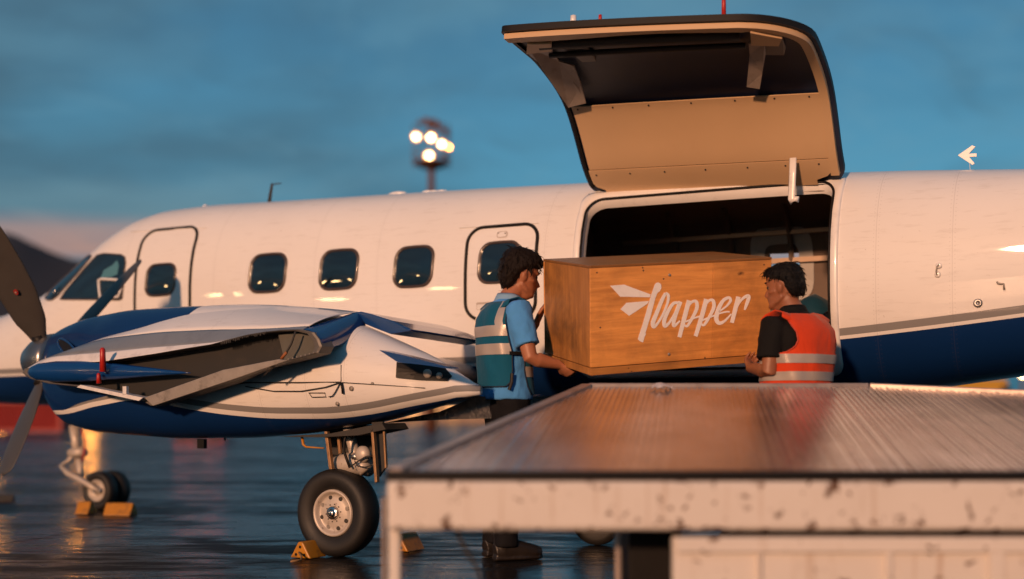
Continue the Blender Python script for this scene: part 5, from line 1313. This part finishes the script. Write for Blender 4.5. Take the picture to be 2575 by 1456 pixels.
def crumple(o, amp, scale, seed=0):
    nr = [v.normal.copy() for v in o.data.vertices]
    for v, n in zip(o.data.vertices, nr):
        f = noise.noise(Vector((v.co.x * scale, v.co.y * scale, v.co.z * scale * .8 + seed))) + .5 * noise.noise(v.co * scale * 2.3 + Vector((seed, 3, 1)))
        v.co += n * f * amp
    o.data.update(); return o

def boot_into(mb, p, fwd, k=1.0):
    f = Vector(fwd).normalized(); s = f.cross(Vector((0, 0, 1))); P = Vector(p)
    Z = lambda a, z: P + f * a + Vector((0, 0, z))
    mb.tube([Z(-.095, .052), Z(-.05, .06), Z(.02, .066), Z(.09, .055), Z(.15, .046), Z(.185, .042), Z(.198, .038)], [(.036, .050), (.045, .060), (.047, .064), (.052, .052), (.052, .044), (.040, .036), (.018, .018)], 16, sx=s)
    mb.tube([Z(-.045, .05), Z(-.042, .12), Z(-.040, .19), Z(-.042, .225)], [(.045, .055), (.046, .058), (.052, .060), (.055, .062)], 16, sx=s)
    mb.tube([Z(-.10, .018), Z(-.02, .018), Z(.08, .018), Z(.17, .018), Z(.2, .020)], [(.038, .018), (.044, .018), (.054, .018), (.046, .018), (.02, .014)], 14, sx=s)

def person(name, ox, oy, psi, label, spec):
    root = empty(name, (ox, oy, 0), psi - math.pi / 2); tag(root, label, 'person')      # local: x right, y forward
    Mw = Matrix.Translation((ox, oy, 0)) @ Matrix.Rotation(psi - math.pi / 2, 4, 'Z'); Minv = Mw.inverted()
    W = lambda p: Minv @ Vector(p); WD = lambda p: Minv.to_3x3() @ Vector(p)
    g = spec['girth']; h = spec['h']; T = Torso([(z * h, 0, cy, a * g, b_ * g) for z, cy, a, b_ in spec['torso']])
    hm = Matrix.Translation(spec['chin']) @ Matrix.Rotation(spec['hyaw'], 4, 'Z') @ Matrix.Rotation(spec['hpitch'], 4, 'X') @ Matrix.Scale(spec['hs'], 4)
    # ---- body: one fused surface
    mb = MB(); head_into(mb, hm); T.solid(mb, -.022)
    nb = Vector((0, spec['torso'][-1][1], spec['torso'][-1][0] * h)); mb.tube([nb - Vector((0, .01, .08)), nb, hm @ Vector((0, -.020, .02)), hm @ Vector((0, -.02, .06))], [.075 * g, .060 * g, .056 * g, .054 * g], 18)
    for arm in spec['arms']:
        s, e_, w_ = [W(p) if arm.get('world', True) else Vector(p) for p in (arm['sh'], arm['el'], arm['wr'])]
        mb.tube([s, s.lerp(e_, .5), e_, e_.lerp(w_, .25), e_.lerp(w_, .6), w_], [.056 * g, .050 * g, .042 * g, .044 * g, .036 * g, (.028, .024)], 16)
        hand_into(mb, w_, WD(arm['hd']), WD(arm['palm']), arm['curl'], arm['side'], 1.0, arm.get('spread', .06), arm.get('thumb', .5))
    hipz = .93 * h
    for leg in spec['legs']:
        k_, a_ = Vector(leg['kn']), Vector(leg['an']); hp_ = Vector(leg['hip']); mb.tube([hp_, hp_.lerp(k_, .5), k_, k_.lerp(a_, .35), a_, a_ - Vector((0, 0, .04))], [.085 * g, .075 * g, .055, .054, .036, .036], 16)
    body = remesh(mb.build('body', spec['skin'], root, True), .0055, 5)
    bmh = bmesh.new(); bmh.from_mesh(body.data); cz0 = hm @ Vector((0, 0, -.03)); hv = [v for v in bmh.verts if v.co.z > cz0.z - .02 and (v.co - (hm @ Vector((0, -.01, .1)))).length < .2]
    for _ in range(5): bmesh.ops.smooth_vert(bmh, verts=hv, factor=.5, use_axis_x=True, use_axis_y=True, use_axis_z=True)
    bmh.to_mesh(body.data); bmh.free()
    # ---- shirt
    sb = MB(); T.solid(sb, 0.0)
    for arm in spec['arms']:
        s, e_ = [W(p) for p in (arm['sh'], arm['el'])]; en = s.lerp(e_, arm.get('sleeve', .72)); d = (e_ - s).normalized()
        inn = Vector((s.x * .55, s.y * .6 + .0, s.z - .005))
        sb.tube([inn, s, s.lerp(en, .4), s.lerp(en, .8), en], [.070 * g, .079 * g, .074 * g, .071 * g, .073 * g], 20)
    cz_ = spec['torso'][-1][0] * h
    shirt = remesh(sb.build('shirt', spec['shirt'], root, True), .009, 3); crumple(shirt, spec.get('fold', .006), 11, 3)
    # collar stands round the neck
    c0 = nb + Vector((0, .004, .0)); col = MB(); rows = []
    for (rr, dz_, dy) in ((.080, -.030, 0), (.074, .0, .003), (.069, .030, .008), (.078, .014, .008), (.092, -.024, .004)):
        rows.append([c0 + Vector((rr * g * math.cos(a), rr * g * math.sin(a) + dy, dz_ - .020 * math.sin(a) * (1 if math.sin(a) > 0 else .3))) for a in (2 * math.pi * k / 30 for k in range(30))])
    co = col.loft(rows, cap=False).build('collar', spec.get('collar', spec['shirt']), root, True)
    # ---- trousers and boots
    tb = MB(); hz0 = spec['torso'][0][0] * h
    tb.loft([[Vector((.175 * g * f_ * math.cos(a), .125 * g * f_ * math.sin(a) + spec['torso'][0][1], z)) for a in (2 * math.pi * k / 28 for k in range(28))] for z, f_ in ((.80 * h, .93), (.88 * h, .99), (hz0, .97), (hz0 + .07, .93))])
    for leg in spec['legs']:
        k_, a_ = Vector(leg['kn']), Vector(leg['an']); hp_ = Vector(leg['hip']); tb.tube([hp_ + Vector((0, 0, .03)), hp_.lerp(k_, .5), k_, k_.lerp(a_, .5), a_ + Vector((0, 0, .06)), a_ - Vector((0, 0, .015))], [.098 * g, .09 * g, .078 * g, .072 * g, .07 * g, .072 * g], 18)
    tr = remesh(tb.build('trousers', spec['trous'], root, True), .010, 3); crumple(tr, .008, 9, 8)
    for leg in spec['legs']:
        bm_ = MB(); a_ = Vector(leg['an']); boot_into(bm_, (a_.x, a_.y + .03, 0), leg['fwd']); remesh(bm_.build('boot', M['boot'], root, True), .006, 2)
    # ---- face details and hair
    for s in (-1, 1):
        e = MB().ball(hm @ Vector((s * .034, .0745, .104)), .0115, 12, 8).build('eye', M['eye'], root, True)
        MB().tube([hm @ Vector((s * .012, .0925, .1265)), hm @ Vector((s * .034, .0925, .135)), hm @ Vector((s * .056, .074, .131))], [(.0035, .005), (.004, .0055), (.003, .004)], 8).build('eyebrow', spec['hair'], root, True)
    hb = MB(); hr_ = spec['hairrings']; hb.loft([[hm @ p for p in hring(z, f_, b_, w_, 28, 2.2)] for z, f_, b_, w_ in hr_])
    for (p0, p1, p2, r0) in spec['tufts']: hb.tube([hm @ Vector(p0), hm @ Vector(p1), hm @ Vector(p2)], [r0, r0 * .75, r0 * .2], 7)
    rnd = random.Random(11)
    ho = remesh(hb.build('hair', spec['hair'], root, True), .005, 2); crumple(ho, .0045, 42, 2)
    st = MB(); vs_ = [v for v in ho.data.vertices]; top = hm @ Vector((0, -.03, .235)); fwd = (hm.to_3x3() @ Vector((0, 1, 0))).normalized()
    for _ in range(spec.get('strands', 260)):
        v = vs_[rnd.randrange(len(vs_))]; n_ = v.normal; dn = (v.co - top); dn = dn - n_ * dn.dot(n_); dn = (dn.normalized() if dn.length > 1e-4 else fwd) + Vector((rnd.uniform(-.35, .35), rnd.uniform(-.35, .35), rnd.uniform(-.2, .2))); ln = rnd.uniform(.018, .042)
        lift = rnd.uniform(.0, .5) ** 2
        st.tube([v.co - n_ * .002, v.co + dn * ln * .5 + n_ * (.0035 + lift * .008), v.co + dn * ln + n_ * lift * .016], [.0024, .0019, .0005], 4)
    st.build('hair_strands', spec['hair'], root, True)
    return root, T, hm, W
STD = [(.930, .0, .182, .142), (.99, .0, .180, .140), (1.06, -.004, .176, .136), (1.15, -.010, .180, .136), (1.25, -.016, .190, .138), (1.34, -.020, .200, .134), (1.41, -.020, .196, .122), (1.455, -.014, .168, .105), (1.490, -.004, .118, .085), (1.520, .008, .078, .070)]
HAIR1 = [(.004, -.062, -.092, .040), (.022, -.052, -.108, .056), (.048, -.036, -.122, .070), (.070, -.022, -.130, .080), (.095, -.010, -.136, .086), (.118, .012, -.138, .090), (.132, .048, -.138, .0915), (.150, .084, -.137, .0925), (.175, .106, -.135, .0915), (.203, .106, -.127, .086), (.229, .090, -.112, .074), (.249, .056, -.085, .052), (.258, .012, -.048, .024)]
HAIR2 = [(.040, -.050, -.106, .058), (.062, -.036, -.115, .070), (.085, -.020, -.119, .0775), (.110, -.004, -.120, .0805), (.128, .030, -.120, .082), (.146, .078, -.120, .083), (.166, .094, -.119, .0825), (.190, .092, -.112, .077), (.212, .075, -.097, .065), (.228, .044, -.072, .044), (.235, .006, -.042, .02)]

# ---- worker in the blue shirt and teal tabard
M['shirtb'] = cloth('light_blue_polo', (.075, .29, .66), bmp=.55); M['teal'] = cloth('teal_vest_cloth', (.003, .090, .165), .8, bmp=.35); M['edge'] = plain('vest_binding', (.006, .02, .05), .7)
M['trou'] = cloth('black_trousers', (.006, .006, .008), .85, sheen=0)
psi1 = R(27); o1 = (-.035, 7.10)
spec1 = dict(girth=1.0, h=1.0, torso=STD, chin=(0.005, .078, 1.562), hyaw=R(-6), hpitch=R(-12), hs=1.03, skin=M['skin1'], shirt=M['shirtb'], collar=cloth('polo_collar', (.22, .38, .55), .8), trous=M['trou'], hair=M['hair'], fold=.008,
    arms=[dict(sh=(.040, 6.925, 1.435), el=(.105, 6.865, 1.165), wr=(.272, 6.935, 1.128), hd=(.72, .30, -.62), palm=(.35, .55, .75), curl=.62, side=-1, sleeve=.74, thumb=.6),
          dict(sh=(-.100, 7.275, 1.430), el=(.020, 7.40, 1.235), wr=(.150, 7.325, 1.405), hd=(.42, -.10, .90), palm=(.88, -.25, -.30), curl=.22, side=-1, sleeve=.74, thumb=.4)],
    legs=[dict(hip=(.09, .0, .90), kn=(.10, .03, .49), an=(.11, -.06, .10), fwd=(.08, 1, 0)), dict(hip=(-.09, .0, .90), kn=(-.10, .05, .49), an=(-.12, -.02, .10), fwd=(-.1, 1, 0))],
    hairrings=HAIR1, tufts=[((.03, .085, .20), (.038, .112, .188), (.036, .122, .166), .015), ((.045, .075, .20), (.056, .106, .182), (.058, .112, .158), .013), ((.0, .09, .20), (.012, .120, .192), (.012, .130, .172), .014), ((-.02, .088, .2), (-.02, .118, .19), (-.022, .124, .168), .014), ((.06, .05, .18), (.078, .075, .158), (.082, .074, .130), .012), ((.05, .09, .185), (.060, .118, .176), (.058, .128, .156), .009), ((.074, .018, .13), (.084, .026, .112), (.086, .022, .088), .009), ((.03, -.09, .225), (.04, -.115, .236), (.042, -.128, .238), .006)])
root1, T1_, hm1, W1_ = person('person', o1[0], o1[1], psi1, 'worker in light blue shirt and teal reflective vest holding the left end of the crate', spec1)
def back_rng(z):
    a = float(np.interp(z, [.99, 1.03, 1.10, 1.2, 1.30, 1.38, 1.45, 1.50], [216, 200, 194, 194, 203, 210, 206, 196])); return a, 540 - a
def front_rng(z):
    a = float(np.interp(z, [.95, 1.0, 1.10, 1.2, 1.30, 1.38, 1.45, 1.50], [30, 16, 10, 12, 24, 34, 36, 40])); return a, 180 - a
zs = list(np.linspace(1.005, 1.50, 22))
vest1 = wrap('vest_back', T1_, zs, back_rng, .011, .005, M['teal'], root1, seed=1); wrap('vest_front', T1_, [z - .045 if z < 1.2 else z - .02 for z in zs], front_rng, .011, .005, M['teal'], root1, seed=2)
def binding(T, fn, side, zs, off, par, r=.0042, m=None): 
    return MB().tube([T.at(z, R(fn(z)[side]), off) for z in zs], r, 7).build('vest_binding', m or M['edge'], par, True)
for sd_ in (0, 1): binding(T1_, back_rng, sd_, zs, .010, root1); binding(T1_, front_rng, sd_, [z - .045 if z < 1.2 else z - .02 for z in zs], .010, root1)
a0, a1 = back_rng(1.005); MB().tube([T1_.at(1.005, R(a0 + (a1 - a0) * k / 14), .010) for k in range(15)], .004, 7).build('vest_binding', M['edge'], root1, True)
for zc_ in (1.325, 1.220): wrap('reflective_band', T1_, list(np.linspace(zc_ - .031, zc_ + .031, 5)), lambda z: (back_rng(z)[0] + 1, back_rng(z)[1] - 1), .0135, .002, M['refl'], root1, seed=1)
wrap('reflective_band', T1_, list(np.linspace(1.06, 1.12, 5)), lambda z: (front_rng(z)[0] + 1, front_rng(z)[1] - 1), .0135, .002, M['refl'], root1, seed=2)
for sg in (1, -1):
    def vr(z, sg=sg):
        a, b_ = back_rng(z); return (b_ - 26, b_ - 7) if sg > 0 else (a + 7, a + 26)
    wrap('reflective_band', T1_, list(np.linspace(1.335, 1.50, 12)), vr, .0140, .002, M['refl'], root1, nu=6, seed=1)
wrap('vest_strap', T1_, list(np.linspace(1.185, 1.205, 3)), lambda z: (-20, 16), .020, .003, M['black'], root1, nu=8)
MB().tube([T1_.at(1.08, R(-16), .02), T1_.at(1.03, R(-18), .022), T1_.at(.985, R(-24), .024)], [(.010, .003)] * 3, 6).build('strap_tail', M['black'], root1)
# shoulder yoke of the vest, over the shirt
for s in (1, -1):
    P = [T1_.at(1.46, R(270 + s * 52), .018), T1_.at(1.495, R(270 + s * 60), .022), Vector((s * .118, .0, 1.512)), T1_.at(1.485, R(90 - s * 46), .022), T1_.at(1.44, R(90 - s * 44), .018)]
    MB().tube(P, [(.045, .007), (.042, .007), (.040, .007), (.040, .007), (.042, .007)], 10, sx=(1, 0, 0)).build('vest_shoulder', M['teal'], root1, True)

# ---- worker in the orange vest
M['blk'] = cloth('black_polo', (.006, .0055, .0055), .85, bmp=.35, sheen=0); M['orng'] = cloth('orange_vest_cloth', (.62, .055, .013), .75, bmp=.45); M['rpipe'] = plain('vest_piping', (.50, .05, .02), .6)
psi2 = R(128); o2 = (1.545, 6.60); hh = .925
STD2 = [(z, cy, a * 1.04, b_ * 1.10) for z, cy, a, b_ in STD]
spec2 = dict(girth=.98, h=hh, torso=STD2, chin=(-.01, .060, 1.448), hyaw=R(14), hpitch=R(-6), hs=.98, skin=M['skin2'], shirt=M['blk'], trous=M['trou'], hair=M['hairb'], fold=.006,
    arms=[dict(sh=(1.400, 6.490, 1.310), el=(1.372, 6.455, 1.075), wr=(1.330, 6.76, 1.105), hd=(.10, .88, .42), palm=(.55, .30, .75), curl=.55, side=1, sleeve=.72),
          dict(sh=(1.690, 6.715, 1.320), el=(1.72, 6.86, 1.13), wr=(1.60, 7.06, 1.17), hd=(-.2, .9, .3), palm=(-.75, .35, .4), curl=.5, side=-1, sleeve=.72)],
    legs=[dict(hip=(.09, .0, .84), kn=(.10, .03, .46), an=(.12, -.06, .10), fwd=(.1, 1, 0)), dict(hip=(-.09, .0, .84), kn=(-.10, .05, .46), an=(-.13, .02, .10), fwd=(-.1, 1, 0))],
    hairrings=HAIR2, tufts=[((0, -.10, .09), (.0, -.128, .082), (0, -.128, .068), .014), ((-.02, -.10, .06), (-.02, -.118, .05), (-.02, -.115, .035), .012), ((-.02, .075, .2), (-.02, .098, .19), (-.022, .104, .172), .014), ((.02, .075, .2), (.02, .098, .19), (.022, .104, .172), .014)])
root2, T2_, hm2, W2_ = person('person', o2[0], o2[1], psi2, 'worker in orange reflective vest over black shirt at the right end of the crate', spec2)
def or_rng(z):
    a = float(np.interp(z / hh, [1.255, 1.27, 1.30, 1.34, 1.39, 1.44, 1.50], [180, 206, 222, 228, 226, 214, 200])); return a, 540 - a
def orf_rng(z):
    a = float(np.interp(z / hh, [1.255, 1.27, 1.30, 1.34, 1.39, 1.44, 1.50], [0, 14, 28, 36, 40, 42, 44])); return a, 180 - a
zl = list(np.linspace(.90 * hh, 1.268 * hh, 16))
wrap('vest_skirt', T2_, zl, lambda z: (0, 360), .022, .006, M['orng'], root2, nu=60, rip=.007, seed=4)
zu = list(np.linspace(1.258 * hh, 1.50 * hh, 16))
wrap('vest_back', T2_, zu, or_rng, .020, .006, M['orng'], root2, seed=4); wrap('vest_front', T2_, zu, orf_rng, .020, .006, M['orng'], root2, seed=4)
for sd_ in (0, 1): binding(T2_, or_rng, sd_, zu, .020, root2, .004, M['rpipe']); binding(T2_, orf_rng, sd_, zu, .020, root2, .004, M['rpipe'])
for zc_ in (1.235, 1.135): wrap('reflective_band', T2_, list(np.linspace(zc_ * hh - .024, zc_ * hh + .024, 5)), lambda z: (0, 360), .0265, .003, M['refl'], root2, nu=60, rip=.007, seed=4)
for s in (1, -1):
    P = [T2_.at(1.455 * hh, R(270 + s * 56), .020), T2_.at(1.492 * hh, R(270 + s * 64), .024), Vector((s * .128, -.002, 1.508 * hh)), T2_.at(1.485 * hh, R(90 - s * 46), .022), T2_.at(1.44 * hh, R(90 - s * 44), .020)]
    MB().tube(P, [(.050, .007), (.046, .007), (.042, .007), (.042, .007), (.044, .007)], 10, sx=(1, 0, 0)).build('vest_shoulder', M['orng'], root2, True)
# goatee
gb = MB()
for s in (-1, 0, 1): gb.ball(hm2 @ Vector((s * .012, .088 - abs(s) * .004, .000)), (.011, .012, .016), 10, 7)
gb.tube([hm2 @ Vector((-.026, .088, .050)), hm2 @ Vector((0, .100, .053)), hm2 @ Vector((.026, .088, .050))], [.0035, .0045, .0035], 7)
remesh(gb.build('beard', M['hairb'], root2, True), .004, 2)
